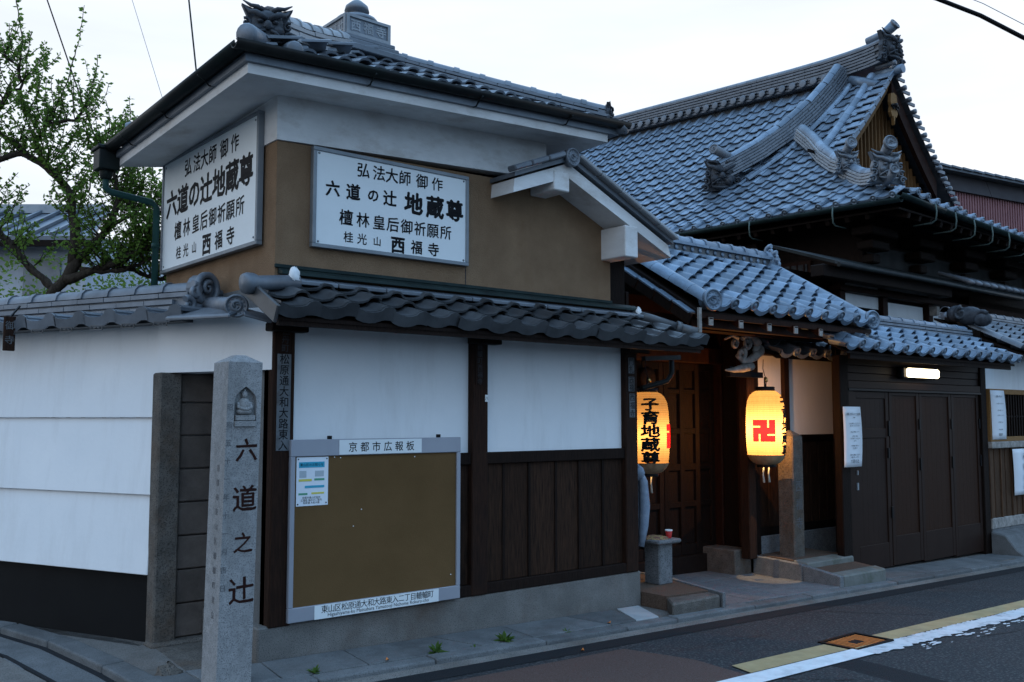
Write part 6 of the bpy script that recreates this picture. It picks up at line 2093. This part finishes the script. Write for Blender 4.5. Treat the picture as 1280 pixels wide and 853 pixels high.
# low shrubs in the garden right behind the wall
sb = thing('garden_shrub', 'dense mid green shrub behind the garden wall, below the tree crown', 'shrub', (.5, 4.4, 0))
tw2, lv0 = MB(), lv
lv = MB()
random.seed(41)
for k in range(420):
    c = V((random.uniform(-1.3, 1.5), random.uniform(3.9, 5.2), random.uniform(1.9, 3.25)))
    c.z -= abs(c.x - .3) * .15
    for j in range(16):
        a, e_ = random.uniform(0, 2 * pi), random.uniform(-.5, 1.4)
        d = V((cos(a) * cos(e_), sin(a) * cos(e_), sin(e_)))
        leaf_at(c + d * random.uniform(.02, .14), d, random.uniform(.035, .06))
o = part('foliage', lv, 'leaf', sb, kind='stuff')
for k in range(9):
    a = k * .7
    tw2.tube([(.3 + .1 * cos(a), 4.4 + .1 * sin(a), 0), (.3 + .6 * cos(a), 4.5 + .3 * sin(a), 1.8), (.3 + 1.2 * cos(a), 4.5 + .5 * sin(a), 2.9)], [.03, .02, .008], 5)
part('stems', tw2, 'bark', sb, kind='stuff')

# ================================================================== CABLES
def cable(pts, r, lab, m_='black_metal'):
    p = [V(q) for q in pts]
    fine = []
    for i in range(len(p) - 1):
        for k in range(6):
            fine.append(p[i].lerp(p[i + 1], k / 6))
    fine.append(p[-1])
    solo('overhead_cable', MB().tube(fine, r, 6), m_, lab, 'cable', p[0])
cable([(-.62, 5.5, 7.6), (-.26, 5.05, 6.1), (.09, 4.75, 4.86), (.35, 4.5, 4.0), (.75, 4.1, 2.6)], .008, 'dark overhead wire crossing the sky at the far left behind the tree shoots')
cable([(.95, 4.55, 7.6), (.98, 4.34, 6.5), (1.06, 4.14, 5.25), (1.2, 3.9, 4.0)], .010, 'greenish overhead wire dropping behind the left eave of the corner building', 'copper_green')
cable([(.75, 6.9, 8.4), (1.1, 6.52, 7.0), (1.45, 6.23, 5.62), (1.9, 5.8, 4.2)], .004, 'thinnest pale overhead wire between the other two at left', 'grey_metal')
cable([(5.2, -.75, 6.05), (6.1, -1.6, 5.66), (6.43, -1.87, 5.49), (6.74, -2.13, 5.27), (7.4, -2.7, 4.85)], .024, 'thick black service cable at the upper right corner')
cable([(5.2, -.75, 6.25), (6.10, -1.62, 5.78), (6.43, -1.90, 5.60), (6.74, -2.16, 5.38), (7.4, -2.7, 4.98)], .004, 'thin wire running beside the thick black cable at upper right', 'grey_metal')

# ------------------------------------------------------------------ groups of look-alike things
GROUPS = {'name_plate': 'plates nailed to the wall posts', 'paper_notice': 'paper notices on the doors and walls', 'weed': 'weeds along the kerb',
          'fallen_leaf': 'dry leaves on the kerb and road', 'overhead_cable': 'overhead cables', 'sign_board': 'white temple signs on the corner building'}
for o in bpy.data.objects:
    if o.parent is None and o.name.split('.')[0] in GROUPS:
        o['group'] = GROUPS[o.name.split('.')[0]]
